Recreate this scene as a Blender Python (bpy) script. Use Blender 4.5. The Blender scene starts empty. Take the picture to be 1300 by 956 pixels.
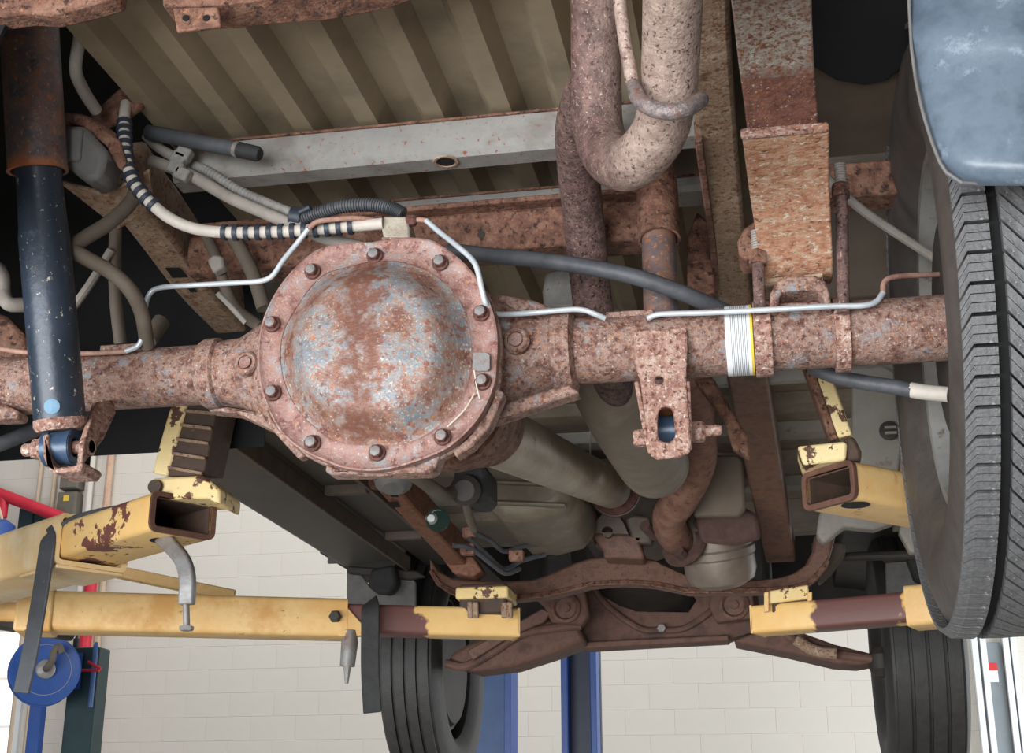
import bpy, math, random
import numpy as np
from mathutils import Vector
random.seed(7)
SC = bpy.context.scene
COL = SC.collection

# ------------------------------------------------------------------ camera
FPX = 1750.0                                   # focal length in pixels of the 1300 x 956 frame
PITCH = math.atan2(590, FPX)
YAW = math.atan2(350, math.hypot(FPX, 590))
FW = np.array([-math.sin(YAW)*math.cos(PITCH), math.cos(YAW)*math.cos(PITCH), math.sin(PITCH)])
RT = np.array([math.cos(YAW), math.sin(YAW), 0.0])
UP = np.cross(RT, FW)
CAM = np.array([0.44868, -1.61408, 1.50466])
cd = bpy.data.cameras.new('camera'); cam = bpy.data.objects.new('camera', cd); COL.objects.link(cam)
cd.sensor_width = 36; cd.lens = FPX/1300*36; cd.clip_start = .05; cd.clip_end = 100
cam.location = CAM.tolist(); cam.rotation_euler = (math.pi/2+PITCH, 0, YAW)
SC.camera = cam

# ------------------------------------------------------------------ light
w = bpy.data.worlds.new('world'); SC.world = w; w.use_nodes = True
w.node_tree.nodes['Background'].inputs[0].default_value = (0.93, 0.96, 1.0, 1)
w.node_tree.nodes['Background'].inputs[1].default_value = 0.30
def area(name, loc, target, sx, sy, power, col):
    ld = bpy.data.lights.new(name, 'AREA'); ld.shape = 'RECTANGLE'; ld.size = sx; ld.size_y = sy
    ld.energy = power; ld.color = col
    o = bpy.data.objects.new(name, ld); COL.objects.link(o); o.location = loc
    o.rotation_euler = (Vector(target)-Vector(loc)).to_track_quat('-Z', 'Y').to_euler()
    return o
area('bay_door_daylight', (-1.6, -4.6, 1.05), (0, 0, 1.7), 6.0, 2.0, 520, (0.96, 0.98, 1.0))
area('wall_fill', (-2.5, 7.6, 6.2), (-2.5, 8.6, 2.5), 7.0, .5, 150, (1.0, .98, .95))  # unseen fill lamp added to brighten the far wall
area('workshop_window_daylight', (5.5, 7.0, 2.4), (0.5, 9.0, 2.2), 3.0, 2.2, 300, (0.93, 0.97, 1.0))
vs = SC.view_settings
vs.view_transform = 'Standard'; vs.look = 'None'; vs.gamma = 1; vs.exposure = 0.0; vs.use_curve_mapping = False

# ------------------------------------------------------------------ helpers
def at(u, v, Y=None, X=None, Z=None):
    """point of the place seen at photo position (u, v) in the plane Y (or X, Z)"""
    r = (u-650)*RT - (v-478)*UP + FPX*FW
    if Y is not None: t = (Y-CAM[1])/r[1]
    elif X is not None: t = (X-CAM[0])/r[0]
    else: t = (Z-CAM[2])/r[2]
    return CAM + t*r
def V(*a): return np.array(a, float)
def nrm(a):
    a = np.asarray(a, float); return a/(np.linalg.norm(a)+1e-12)
def lin(c):
    return tuple(((x/255)/12.92 if x/255 <= .04045 else ((x/255+.055)/1.055)**2.4) for x in c) + (1,)

MATS = {}
def M(name, cols, scale=14, rough=.6, metal=0.0, bump=.15, spots=(), detail=8, bscale=None, stretch=None, lo=.36, hi=.64, band=None, coord='Object', alt=None):
    """procedural surface: a noise ramp over cols (sRGB 0-255), then spots = (colour, scale, from, to[, kind])"""
    m = bpy.data.materials.new(name); m.use_nodes = True; MATS[name] = m
    N = m.node_tree.nodes; L = m.node_tree.links
    b = N['Principled BSDF']; b.inputs['Roughness'].default_value = rough; b.inputs['Metallic'].default_value = metal
    tc = N.new('ShaderNodeTexCoord'); src = tc.outputs[coord]
    if stretch:
        mp = N.new('ShaderNodeMapping'); mp.inputs['Scale'].default_value = stretch; L.new(src, mp.inputs[0]); src = mp.outputs[0]
    nz = N.new('ShaderNodeTexNoise'); nz.inputs['Scale'].default_value = scale; nz.inputs['Detail'].default_value = detail; nz.inputs['Roughness'].default_value = .65
    L.new(src, nz.inputs['Vector'])
    rp = N.new('ShaderNodeValToRGB'); e = rp.color_ramp.elements
    n = len(cols)
    if n == 1:
        e[0].color = lin(cols[0]); e[1].color = lin(cols[0])
    else:
        e[0].position = lo; e[0].color = lin(cols[0]); e[1].position = hi; e[1].color = lin(cols[-1])
        for i in range(1, n-1):
            k = e.new(lo+(hi-lo)*i/(n-1)); k.color = lin(cols[i])
    L.new(nz.outputs['Fac'], rp.inputs[0]); out = rp.outputs[0]
    hsum = nz.outputs['Fac']
    if alt:                                    # a second base along one axis: (colours, axis, from, to, noise amount, noise scale)
        ac, ax_, a, z, amt, nsc = alt
        r2 = N.new('ShaderNodeValToRGB'); e2 = r2.color_ramp.elements; e2[0].position = lo; e2[1].position = hi; e2[0].color = lin(ac[0]); e2[1].color = lin(ac[-1]); L.new(nz.outputs['Fac'], r2.inputs[0])
        sx = N.new('ShaderNodeSeparateXYZ'); L.new(tc.outputs['Object'], sx.inputs[0])
        t = N.new('ShaderNodeTexNoise'); t.inputs['Scale'].default_value = nsc; t.inputs['Detail'].default_value = 5; L.new(tc.outputs['Object'], t.inputs['Vector'])
        m1 = N.new('ShaderNodeMath'); m1.operation = 'MULTIPLY_ADD'; m1.inputs[1].default_value = amt; L.new(t.outputs['Fac'], m1.inputs[0]); L.new(sx.outputs['XYZ'.index(ax_.upper())], m1.inputs[2])
        mr = N.new('ShaderNodeMapRange'); mr.inputs['From Min'].default_value = a+amt*.5; mr.inputs['From Max'].default_value = z+amt*.5; L.new(m1.outputs[0], mr.inputs['Value'])
        mx = N.new('ShaderNodeMix'); mx.data_type = 'RGBA'; L.new(mr.outputs[0], mx.inputs[0]); L.new(out, mx.inputs[6]); L.new(r2.outputs[0], mx.inputs[7]); out = mx.outputs[2]
    for i, sp in enumerate(spots):
        col, sc, a, z = sp[:4]; kind = sp[4] if len(sp) > 4 else 'noise'
        if kind == 'noise':
            t = N.new('ShaderNodeTexNoise'); t.inputs['Scale'].default_value = sc; t.inputs['Detail'].default_value = 6; t.inputs['Roughness'].default_value = .7
            val = t.outputs['Fac']
        else:
            t = N.new('ShaderNodeTexVoronoi'); t.inputs['Scale'].default_value = sc; val = t.outputs['Distance']
        off = N.new('ShaderNodeVectorMath'); off.operation = 'ADD'; off.inputs[1].default_value = (3.7*(i+1), 1.3*(i+1), 7.1)
        L.new(src, off.inputs[0]); L.new(off.outputs[0], t.inputs['Vector'])
        mr = N.new('ShaderNodeMapRange'); mr.inputs['From Min'].default_value = a; mr.inputs['From Max'].default_value = z; L.new(val, mr.inputs['Value'])
        mx = N.new('ShaderNodeMix'); mx.data_type = 'RGBA'; mx.inputs[7].default_value = lin(col)
        L.new(mr.outputs[0], mx.inputs[0]); L.new(out, mx.inputs[6]); out = mx.outputs[2]
        if i == 0:
            ad = N.new('ShaderNodeMath'); ad.operation = 'SUBTRACT'; L.new(hsum, ad.inputs[0])
            sc2 = N.new('ShaderNodeMath'); sc2.operation = 'MULTIPLY'; sc2.inputs[1].default_value = .35; L.new(mr.outputs[0], sc2.inputs[0]); L.new(sc2.outputs[0], ad.inputs[1]); hsum = ad.outputs[0]
    if band:                                   # worn or rusted stretch: (axis, from, to, colour, softness, noise amount, noise scale)
        for (ax, a, z, col, soft, amt, nsc) in band:
            sx = N.new('ShaderNodeSeparateXYZ'); L.new(tc.outputs['Generated' if ax.isupper() else 'Object'], sx.inputs[0])
            t = N.new('ShaderNodeTexNoise'); t.inputs['Scale'].default_value = nsc; t.inputs['Detail'].default_value = 5; L.new(tc.outputs['Object'], t.inputs['Vector'])
            m1 = N.new('ShaderNodeMath'); m1.operation = 'MULTIPLY_ADD'; m1.inputs[1].default_value = amt; L.new(t.outputs['Fac'], m1.inputs[0]); L.new(sx.outputs['XYZ'.index(ax.upper())], m1.inputs[2])
            sb = N.new('ShaderNodeMath'); sb.operation = 'SUBTRACT'; sb.inputs[1].default_value = amt*.5; L.new(m1.outputs[0], sb.inputs[0])
            r1 = N.new('ShaderNodeMapRange'); r1.inputs['From Min'].default_value = a-soft; r1.inputs['From Max'].default_value = a+soft; L.new(sb.outputs[0], r1.inputs['Value'])
            r2 = N.new('ShaderNodeMapRange'); r2.inputs['From Min'].default_value = z+soft; r2.inputs['From Max'].default_value = z-soft; L.new(sb.outputs[0], r2.inputs['Value'])
            mu = N.new('ShaderNodeMath'); mu.operation = 'MULTIPLY'; L.new(r1.outputs[0], mu.inputs[0]); L.new(r2.outputs[0], mu.inputs[1])
            mx = N.new('ShaderNodeMix'); mx.data_type = 'RGBA'; mx.inputs[7].default_value = lin(col)
            L.new(mu.outputs[0], mx.inputs[0]); L.new(out, mx.inputs[6]); out = mx.outputs[2]
    L.new(out, b.inputs['Base Color'])
    if bump:
        bn = N.new('ShaderNodeTexNoise'); bn.inputs['Scale'].default_value = bscale or scale*5; bn.inputs['Detail'].default_value = 6; L.new(src, bn.inputs['Vector'])
        ad = N.new('ShaderNodeMath'); ad.operation = 'MULTIPLY_ADD'; ad.inputs[1].default_value = .6; L.new(bn.outputs['Fac'], ad.inputs[0]); L.new(hsum, ad.inputs[2])
        bp = N.new('ShaderNodeBump'); bp.inputs['Strength'].default_value = bump; bp.inputs['Distance'].default_value = .006; L.new(ad.outputs[0], bp.inputs['Height']); L.new(bp.outputs[0], b.inputs['Normal'])
    return m

class MB:
    """collects one part's mesh in world space"""
    def __init__(s): s.v = []; s.f = []
    def add(s, vs_, fs):
        o = len(s.v); s.v += [tuple(map(float, p)) for p in vs_]; s.f += [tuple(i+o for i in f) for f in fs]; return s
    def prism(s, poly, vec):
        poly = [np.asarray(p, float) for p in poly]; vec = np.asarray(vec, float); n = len(poly)
        a = [i for i in range(n)]
        fs = [tuple(reversed(a)), tuple(i+n for i in a)] + [(i, (i+1) % n, (i+1) % n+n, i+n) for i in range(n)]
        nn = sum(np.cross(poly[i]-poly[0], poly[(i+1) % n]-poly[0]) for i in range(n))
        if np.dot(nn, vec) < 0: fs = [tuple(reversed(f)) for f in fs]
        return s.add(poly + [p+vec for p in poly], fs)
    def pp(s, uv, Y, d):
        """outline given at photo positions in the plane Y, made solid d deep along Y"""
        return s.prism([at(u, v, Y=Y) for u, v in uv], (0, d, 0))
    def box(s, c, h, ax=None):
        c = np.asarray(c, float); ax = ax or (V(1, 0, 0), V(0, 1, 0), V(0, 0, 1))
        x, y, z = [np.asarray(a)*k for a, k in zip(ax, h)]
        return s.prism([c-x-y-z, c+x-y-z, c+x+y-z, c-x+y-z], 2*z)
    def lathe(s, p0, axis, prof, seg=32, caps=True, start=0.0):
        """prof = (distance along axis, radius) pairs"""
        p0 = np.asarray(p0, float); a = nrm(axis); b = nrm(np.cross(a, (0, 0, 1) if abs(a[2]) < .9 else (1, 0, 0))); c = np.cross(a, b)
        vs_ = []; fs = []
        for (t, r) in prof:
            for k in range(seg):
                th = 2*math.pi*k/seg+start; vs_.append(p0+a*t+(b*math.cos(th)+c*math.sin(th))*r)
        n = len(prof)
        for i in range(n-1):
            for k in range(seg):
                k2 = (k+1) % seg; fs.append((i*seg+k, i*seg+k2, (i+1)*seg+k2, (i+1)*seg+k))
        if caps == 'loop':
            for k in range(seg):
                k2 = (k+1) % seg; fs.append(((n-1)*seg+k, (n-1)*seg+k2, k2, k))
        elif caps:
            fs.append(tuple(reversed(range(seg)))); fs.append(tuple((n-1)*seg+k for k in range(seg)))
        return s.add(vs_, fs)
    def sweep(s, path, prof, up=(0, 0, 1), closed=True, caps=True, scale=None):
        """prof = (side, up) pairs carried along path, side = tangent x up"""
        path = [np.asarray(p, float) for p in path]; n = len(path); m = len(prof); vs_ = []; fs = []
        for i, p in enumerate(path):
            t = nrm(path[min(i+1, n-1)]-path[max(i-1, 0)]); sd = nrm(np.cross(t, up)); u2 = np.cross(sd, t); k = 1 if scale is None else scale[i]
            for (a, b) in prof: vs_.append(p+sd*a*k+u2*b*k)
        for i in range(n-1):
            for j in range(m if closed else m-1):
                j2 = (j+1) % m; fs.append((i*m+j, i*m+j2, (i+1)*m+j2, (i+1)*m+j))
        if closed and caps: fs.append(tuple(reversed(range(m)))); fs.append(tuple((n-1)*m+j for j in range(m)))
        return s.add(vs_, fs)
    def tube(s, path, r, seg=12, caps=True):
        """round tube; r a number or one per point"""
        path = [np.asarray(p, float) for p in path]; n = len(path); rs = r if hasattr(r, '__len__') else [r]*n
        t0 = nrm(path[1]-path[0]); b = nrm(np.cross(t0, (0, 0, 1) if abs(t0[2]) < .9 else (1, 0, 0))); vs_ = []; fs = []
        for i, p in enumerate(path):
            t = nrm(path[min(i+1, n-1)]-path[max(i-1, 0)]); b = nrm(b-t*np.dot(b, t)); c = np.cross(t, b)
            for k in range(seg):
                th = 2*math.pi*k/seg; vs_.append(p+(b*math.cos(th)+c*math.sin(th))*rs[i])
        for i in range(n-1):
            for k in range(seg):
                k2 = (k+1) % seg; fs.append((i*seg+k, i*seg+k2, (i+1)*seg+k2, (i+1)*seg+k))
        if caps: fs.append(tuple(reversed(range(seg)))); fs.append(tuple((n-1)*seg+k for k in range(seg)))
        return s.add(vs_, fs)
    def plate(s, pts, th):
        pts = [np.asarray(p, float) for p in pts]; n = nrm(sum(np.cross(pts[i]-pts[0], pts[(i+1) % len(pts)]-pts[0]) for i in range(1, len(pts)-1)))
        return s.prism([p-n*th/2 for p in pts], n*th)
    def rect_tube(s, p0, p1, w, h, t, up=(0, 0, 1)):
        """open-ended rectangular steel tube with rounded edges"""
        def ring(w, h, r):
            q = []
            for sx, sy, a0 in ((1, 1, 0), (-1, 1, 90), (-1, -1, 180), (1, -1, 270)):
                for k in range(4):
                    a = math.radians(a0+k*30); q.append((sx*(w/2-r)+r*math.cos(a), sy*(h/2-r)+r*math.sin(a)))
            return q
        o = ring(w, h, t*1.6); i = ring(w-2*t, h-2*t, t*.8); m = len(o)
        p0 = np.asarray(p0, float); p1 = np.asarray(p1, float); d = nrm(p1-p0); sd = nrm(np.cross(d, up)); u2 = np.cross(sd, d)
        vs_ = [p+sd*a+u2*b for p in (p0, p1) for rg in (o, i) for (a, b) in rg]; fs = []
        for j in range(m):
            k = (j+1) % m
            fs += [(j, k, 2*m+k, 2*m+j), (m+k, m+j, 3*m+j, 3*m+k), (j, m+j, m+k, k), (2*m+j, 2*m+k, 3*m+k, 3*m+j)]
        return s.add(vs_, fs)
    def hexbolt(s, c, axis, r, h, washer=0):
        if washer: s.lathe(c, axis, [(0, washer), (.003, washer*.96)], 20)
        c = np.asarray(c, float)+nrm(axis)*(.003 if washer else 0)
        return s.lathe(c, axis, [(0, r), (h*.8, r), (h, r*.82)], 6)

def smoothpath(pts, n=8):
    pts = [np.asarray(p, float) for p in pts]; q = [2*pts[0]-pts[1]]+pts+[2*pts[-1]-pts[-2]]; out = []
    for i in range(1, len(q)-2):
        p0, p1, p2, p3 = q[i-1:i+3]
        for k in range(n):
            t = k/n; out.append(.5*((2*p1)+(-p0+p2)*t+(2*p0-5*p1+4*p2-p3)*t*t+(-p0+3*p1-3*p2+p3)*t**3))
    out.append(pts[-1]); return out
def pathuv(pts, n=8): return smoothpath([at(u, v, Y=y) for u, v, y in pts], n)

ORG = {}
ON_TRUCK = [False]; TRUCK_PARTS = []          # roots built while the flag is up become parts of the one truck
def thing(name, label, cat, loc, group=None, kind=None):
    o = bpy.data.objects.new(name, None); COL.objects.link(o); o.location = tuple(map(float, loc)); o.empty_display_size = .05
    tag(o, label, cat, group, kind); ORG[o] = np.asarray(loc, float)
    if ON_TRUCK[0]: TRUCK_PARTS.append(o)
    return o
def tag(o, label, cat, group=None, kind=None):
    if label: o['label'] = label
    if cat: o['category'] = cat
    if group: o['group'] = group
    if kind: o['kind'] = kind
    return o
def obj(name, mb, mat, parent=None, smooth=35, bevel=0, bseg=2, label=None, loc=None):
    """one mesh object; a part keeps its thing's origin, a thing of one mesh takes loc (or its own base)"""
    if parent is not None: org = ORG[parent]
    else:
        a = np.array(mb.v); org = np.asarray(loc, float) if loc is not None else V((a[:, 0].min()+a[:, 0].max())/2, (a[:, 1].min()+a[:, 1].max())/2, a[:, 2].min())
    me = bpy.data.meshes.new(name); me.from_pydata([(x-org[0], y-org[1], z-org[2]) for x, y, z in mb.v], [], mb.f); me.update()
    me.materials.append(MATS[mat] if isinstance(mat, str) else mat)
    if smooth:
        me.polygons.foreach_set('use_smooth', [True]*len(me.polygons)); me.set_sharp_from_angle(angle=math.radians(smooth))
    o = bpy.data.objects.new(name, me); COL.objects.link(o)
    if parent is not None: o.parent = parent
    else: o.location = org.tolist()
    ORG[o] = org
    if bevel:
        md = o.modifiers.new('edges', 'BEVEL'); md.width = bevel; md.segments = bseg; md.limit_method = 'ANGLE'; md.angle_limit = math.radians(40)
        md.harden_normals = False
    if label: o['label'] = label
    return o
def one(name, mb, mat, label, cat, group=None, kind=None, **k):
    o = tag(obj(name, mb, mat, None, **k), label, cat, group, kind)
    if ON_TRUCK[0]: TRUCK_PARTS.append(o)
    return o
def dup(src, name, delta, parent, rot=None):
    """copy of a part that shares its mesh"""
    o = src.copy(); o.name = name; COL.objects.link(o); o.parent = parent
    o.location = tuple(np.array(src.location)+np.asarray(delta, float)); ORG[o] = ORG[parent]
    if rot is not None: o.rotation_euler = rot
    return o

# ------------------------------------------------------------------ materials
M('rust_axle', [(94, 64, 57), (132, 99, 88), (156, 130, 118), (118, 86, 76)], 60, .72, .1, .45,
  [((84, 54, 48), 150, .56, .64), ((140, 142, 146), 30, .56, .65), ((184, 124, 84), 230, .57, .64), ((204, 190, 180), 290, .59, .66)], bscale=320)
M('rust_cover', [(112, 78, 68), (142, 112, 100), (144, 144, 144), (120, 128, 134)], 20, .5, .2, .28,
  [((176, 118, 84), 190, .54, .62), ((104, 62, 54), 34, .57, .65), ((206, 192, 180), 280, .58, .65), ((132, 88, 74), 90, .55, .63)], bscale=330, lo=.37, hi=.60,
  band=[('x', -.03, .006, (120, 80, 66), .012, .11, 70)])
M('rust_flange', [(118, 84, 78), (148, 112, 104), (154, 126, 118), (144, 148, 152)], 34, .6, .15, .35,
  [((116, 68, 60), 60, .56, .64), ((176, 122, 92), 240, .57, .64), ((200, 188, 180), 280, .60, .67)], bscale=300, lo=.37, hi=.66)
M('rust_orange', [(146, 98, 72), (170, 124, 96), (178, 148, 124)], 110, .8, 0, .5,
  [((198, 180, 160), 200, .54, .63), ((112, 68, 48), 170, .56, .64)], bscale=300, stretch=(.6, 1, 1))
M('rust_grey', [(176, 170, 160), (160, 150, 138), (146, 118, 100)], 70, .7, .1, .5,
  [((134, 82, 56), 190, .52, .59), ((110, 68, 54), 120, .56, .63), ((190, 182, 172), 220, .60, .67)], bscale=220, alt=([(76, 48, 44), (132, 88, 74)], 'y', -.255, -.235, .03, 60))
M('rust_bracket', [(134, 94, 82), (166, 128, 114), (190, 164, 150)], 90, .75, .05, .7,
  [((112, 62, 48), 160, .55, .63), ((216, 204, 194), 200, .57, .64), ((184, 118, 80), 180, .6, .66)], bscale=220)
M('pipe_dark', [(80, 60, 57), (106, 82, 77), (126, 98, 90)], 80, .75, .1, .5,
  [((44, 32, 31), 190, .55, .62), ((170, 142, 128), 240, .59, .66)], bscale=320)
M('pipe_tan', [(150, 128, 118), (176, 154, 143), (134, 112, 104)], 45, .55, .15, .5,
  [((104, 66, 54), 190, .59, .64), ((196, 180, 170), 240, .6, .67), ((84, 56, 48), 90, .65, .69)], bscale=220)
M('pipe_u', [(84, 63, 60), (106, 82, 77), (124, 96, 89)], 70, .62, .12, .4,
  [((78, 54, 47), 190, .56, .63), ((190, 168, 156), 260, .59, .66)], bscale=320, alt=([(144, 122, 112), (178, 156, 145)], 'x', -.028, .02, .03, 40))
M('pipe_far', [(112, 78, 66), (140, 104, 88)], 30, .75, .05, .3, [((86, 52, 42), 60, .56, .66)])
M('clamp_steel', [(104, 94, 96), (146, 134, 132), (138, 106, 92)], 90, .5, .4, .4, [((196, 188, 182), 120, .58, .66)])
M('bed_paint', [(138, 124, 103), (148, 133, 110), (126, 114, 96)], 7, .55, 0, .06, [((112, 92, 72), 60, .68, .76)])
M('beam_grey', [(138, 136, 132), (148, 146, 142), (128, 124, 118)], 12, .5, .1, .12, [((138, 80, 56), 110, .60, .65), ((146, 94, 70), 40, .64, .69)], bscale=140)
M('frame_rust', [(88, 60, 50), (118, 82, 66), (140, 106, 88)], 45, .8, 0, .6, [((56, 38, 34), 90, .55, .63), ((166, 112, 80), 160, .58, .65)], bscale=200)
M('frame_tan', [(162, 140, 118), (148, 122, 100), (174, 154, 132)], 40, .75, 0, .4, [((120, 74, 50), 130, .54, .62), ((100, 74, 58), 24, .6, .68)], bscale=240)
M('frame_red', [(120, 80, 62), (140, 96, 74), (106, 74, 60)], 30, .75, 0, .4, [((82, 60, 50), 60, .57, .66), ((164, 120, 94), 150, .6, .67)], bscale=240)
M('member_brown', [(98, 70, 58), (118, 86, 72), (88, 68, 60)], 24, .6, .1, .3, [((136, 88, 66), 20, .6, .7), ((70, 54, 48), 80, .6, .68)], bscale=160)
M('shock_black', [(40, 50, 62), (52, 62, 76)], 10, .38, .1, .15, [((180, 172, 160), 110, .625, .655), ((90, 96, 104), 14, .60, .72)], bscale=90)
M('shock_rust', [(88, 90, 98), (124, 102, 96), (152, 110, 86)], 26, .4, .2, .35, [((168, 106, 70), 90, .56, .64), ((66, 70, 80), 22, .58, .66), ((184, 166, 158), 180, .60, .67)], band=[('Z', -.1, .035, (190, 116, 74), .03, .06, 60)])
M('blue_patch', [(104, 140, 166), (120, 156, 180)], 40, .6)
M('shock_blue', [(52, 72, 96), (64, 84, 108)], 20, .35, .1, .1, [((200, 186, 176), 80, .66, .70)])
M('brake_line', [(206, 214, 220), (188, 196, 202)], 30, .35, .3, .05, [((170, 120, 96), 50, .68, .74)])
M('brake_line_old', [(150, 110, 96), (176, 142, 126)], 60, .7, .1, .3)
M('rust_nut', [(86, 52, 46), (116, 78, 70)], 120, .75, .1, .5)
M('zinc_block', [(176, 168, 152), (150, 138, 124)], 40, .6, .2, .3, [((140, 90, 70), 50, .62, .7)])
M('hose_white', [(198, 190, 180), (178, 170, 160)], 20, .6, 0, .15)
M('hose_band', [(34, 42, 54), (48, 56, 68)], 40, .5)
M('hose_grey', [(140, 134, 126), (158, 150, 142)], 30, .7, 0, .2)
M('conduit', [(150, 146, 140), (120, 118, 116)], 40, .7, 0, .2)
M('hose_brown', [(104, 94, 82), (88, 78, 68)], 16, .75, 0, .2)
M('hose_black', [(62, 64, 68), (82, 84, 88)], 24, .55, 0, .2)
M('rubber', [(84, 84, 85), (104, 104, 105)], 90, .5, 0, .4, [((150, 150, 150), 220, .58, .68), ((60, 60, 60), 40, .6, .7)], bscale=300)
M('rubber_side', [(70, 65, 62), (84, 78, 74)], 30, .5, 0, .2, [((124, 116, 110), 60, .7, .76)])
M('rubber_dark', [(34, 34, 34), (46, 46, 46)], 40, .75, 0, .2)
M('flap_sheen', [(80, 92, 106), (100, 114, 128), (70, 80, 92)], 8, .32, 0, .08, [((150, 164, 178), 26, .58, .76), ((56, 62, 72), 5, .56, .68)], bscale=120)  # blue-grey tones paint reflected sky onto black plastic
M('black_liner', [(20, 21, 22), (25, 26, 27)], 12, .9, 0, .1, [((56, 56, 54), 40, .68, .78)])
M('brown_liner', [(112, 98, 84), (96, 84, 72)], 8, .7, 0, .1)
M('bump_rubber', [(116, 114, 111), (98, 96, 94)], 20, .7, 0, .2)
M('cab_paint', [(138, 126, 110), (122, 110, 96), (148, 138, 122)], 6, .7, 0, .12, [((110, 78, 58), 24, .66, .74)])
M('cab_grey', [(150, 146, 138), (132, 126, 116)], 8, .65, 0, .1, [((104, 84, 68), 22, .6, .72)])
M('tank_plastic', [(124, 112, 94), (106, 96, 82), (138, 126, 106)], 7, .5, 0, .1)
M('rocker_dark', [(76, 71, 64), (64, 60, 54)], 8, .5, 0, .1)
M('rocker_trim', [(104, 90, 78), (84, 74, 66)], 30, .6, 0, .2)
M('shaft', [(172, 158, 138), (156, 142, 124), (138, 126, 110)], 12, .45, .2, .1, [((80, 70, 62), 30, .62, .7)], stretch=(1, .6, 2))
M('gearbox', [(110, 98, 86), (92, 82, 72)], 12, .6, .2, .2, [((128, 72, 52), 30, .62, .7)])
M('engine_rust', [(70, 50, 44), (86, 62, 54)], 40, .8, 0, .4)
M('rubber_far', [(46, 44, 43), (56, 54, 52)], 40, .6, 0, .2)
M('engine_dark', [(44, 40, 38), (60, 54, 50)], 12, .65, .1, .2)
M('arm_brown', [(92, 66, 56), (110, 80, 68), (82, 60, 52)], 14, .75, 0, .2)
M('converter', [(130, 118, 106), (112, 98, 88)], 12, .5, .3, .15)
Y0, Y1 = (228, 180, 106), (238, 200, 134)
M('yellow_paint', [(224, 176, 108), (232, 194, 132), (212, 160, 92)], 7, .5, 0, .1, [((108, 66, 52), 26, .665, .675), ((184, 120, 64), 11, .62, .70), ((150, 106, 60), 60, .66, .70)], bscale=60)
M('yellow_pale', [(238, 210, 164), (230, 194, 136), (240, 220, 184)], 5, .5, 0, .08, [((190, 146, 92), 16, .64, .74)], bscale=60)
M('yellow_worn', [Y0, Y1], 7, .5, 0, .12, [((112, 66, 56), 9, .57, .58)], bscale=60)
M('yellow_chipped', [(228, 196, 130), (236, 214, 160)], 9, .55, 0, .2, [((92, 58, 44), 24, .56, .58)], bscale=60)
M('worn_inner_left', [Y0, Y1], 7, .5, 0, .12, [((160, 100, 60), 30, .7, .74)], band=[('X', .0, .56, (112, 72, 66), .01, .3, 16)], bscale=60)
M('worn_inner_right', [Y0, Y1], 7, .5, 0, .12, [((160, 100, 60), 30, .7, .74)], band=[('X', .36, .86, (104, 66, 60), .01, .3, 16)], bscale=60)
M('pad_dark', [(66, 52, 44), (84, 64, 50)], 22, .7, 0, .2, [((170, 110, 60), 30, .66, .7)])
M('steel_edge', [(120, 86, 72), (94, 64, 54)], 40, .6, .3, .3)
M('strap_rubber', [(64, 66, 70), (78, 80, 84)], 16, .5, 0, .15, [((126, 128, 130), 60, .64, .74)])
M('hook_steel', [(150, 152, 152), (126, 116, 110)], 24, .5, .3, .2, [((140, 92, 74), 26, .6, .68)])
M('blue_paint', [(38, 74, 142), (46, 84, 152)], 8, .4)
M('blue_post', [(52, 82, 128), (60, 92, 140)], 8, .45)
M('navy_post', [(24, 36, 58), (30, 42, 66)], 8, .45)
M('teal_dark', [(20, 46, 50), (28, 56, 60)], 8, .5)
M('red_paint', [(186, 30, 52), (200, 40, 60)], 8, .45)
M('box_grey', [(96, 92, 82), (108, 104, 94)], 8, .6)
M('conduit_cream', [(206, 186, 160), (196, 174, 150)], 8, .6)
M('conduit_pink', [(206, 176, 152), (190, 154, 130)], 12, .6)
M('wall_paint', [(208, 203, 194), (212, 207, 198)], 2, .8, 0, .05, bscale=40)
M('mortar', [(206, 201, 192), (210, 205, 196)], 4, .9, 0, .05)
M('floor_concrete', [(150, 146, 140), (166, 162, 154), (140, 136, 130)], 1.5, .6, 0, .05)
M('sign_red', [(200, 52, 56)], 4, .5, bump=0)
M('white_trim', [(228, 232, 234), (220, 224, 228)], 4, .6, bump=0)
M('grey_door', [(120, 128, 132), (130, 138, 142)], 4, .6)
M('decal_yellow', [(222, 190, 60)], 4, .6, bump=0)
M('label_white', [(236, 238, 238), (226, 228, 230)], 20, .5, bump=.02)
M('label_ink', [(120, 124, 128)], 20, .5, bump=0)
M('wire_light', [(200, 196, 180)], 20, .5, bump=0)
M('tag_zinc', [(116, 114, 114), (136, 134, 132)], 90, .6, .2, .2, [((146, 104, 86), 120, .56, .64)])
M('recess_shade', [(10, 10, 10)], 4, .9, bump=0)  # near-black that stands for the shade inside holes and grooves
M('lens_glass', [(40, 56, 50)], 4, .1, bump=0)
M('rim_grey', [(150, 150, 148), (128, 122, 114)], 14, .5, .3, .1, [((96, 84, 74), 40, .6, .7)])
M('chrome', [(214, 220, 214)], 4, .2, .6, bump=0)
gm = bpy.data.materials.new('daylight_pane'); gm.use_nodes = True; gm.node_tree.nodes['Principled BSDF'].inputs['Emission Color'].default_value = (1, 1, 1, 1)
gm.node_tree.nodes['Principled BSDF'].inputs['Emission Strength'].default_value = 1.0; MATS['daylight_pane'] = gm

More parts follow.
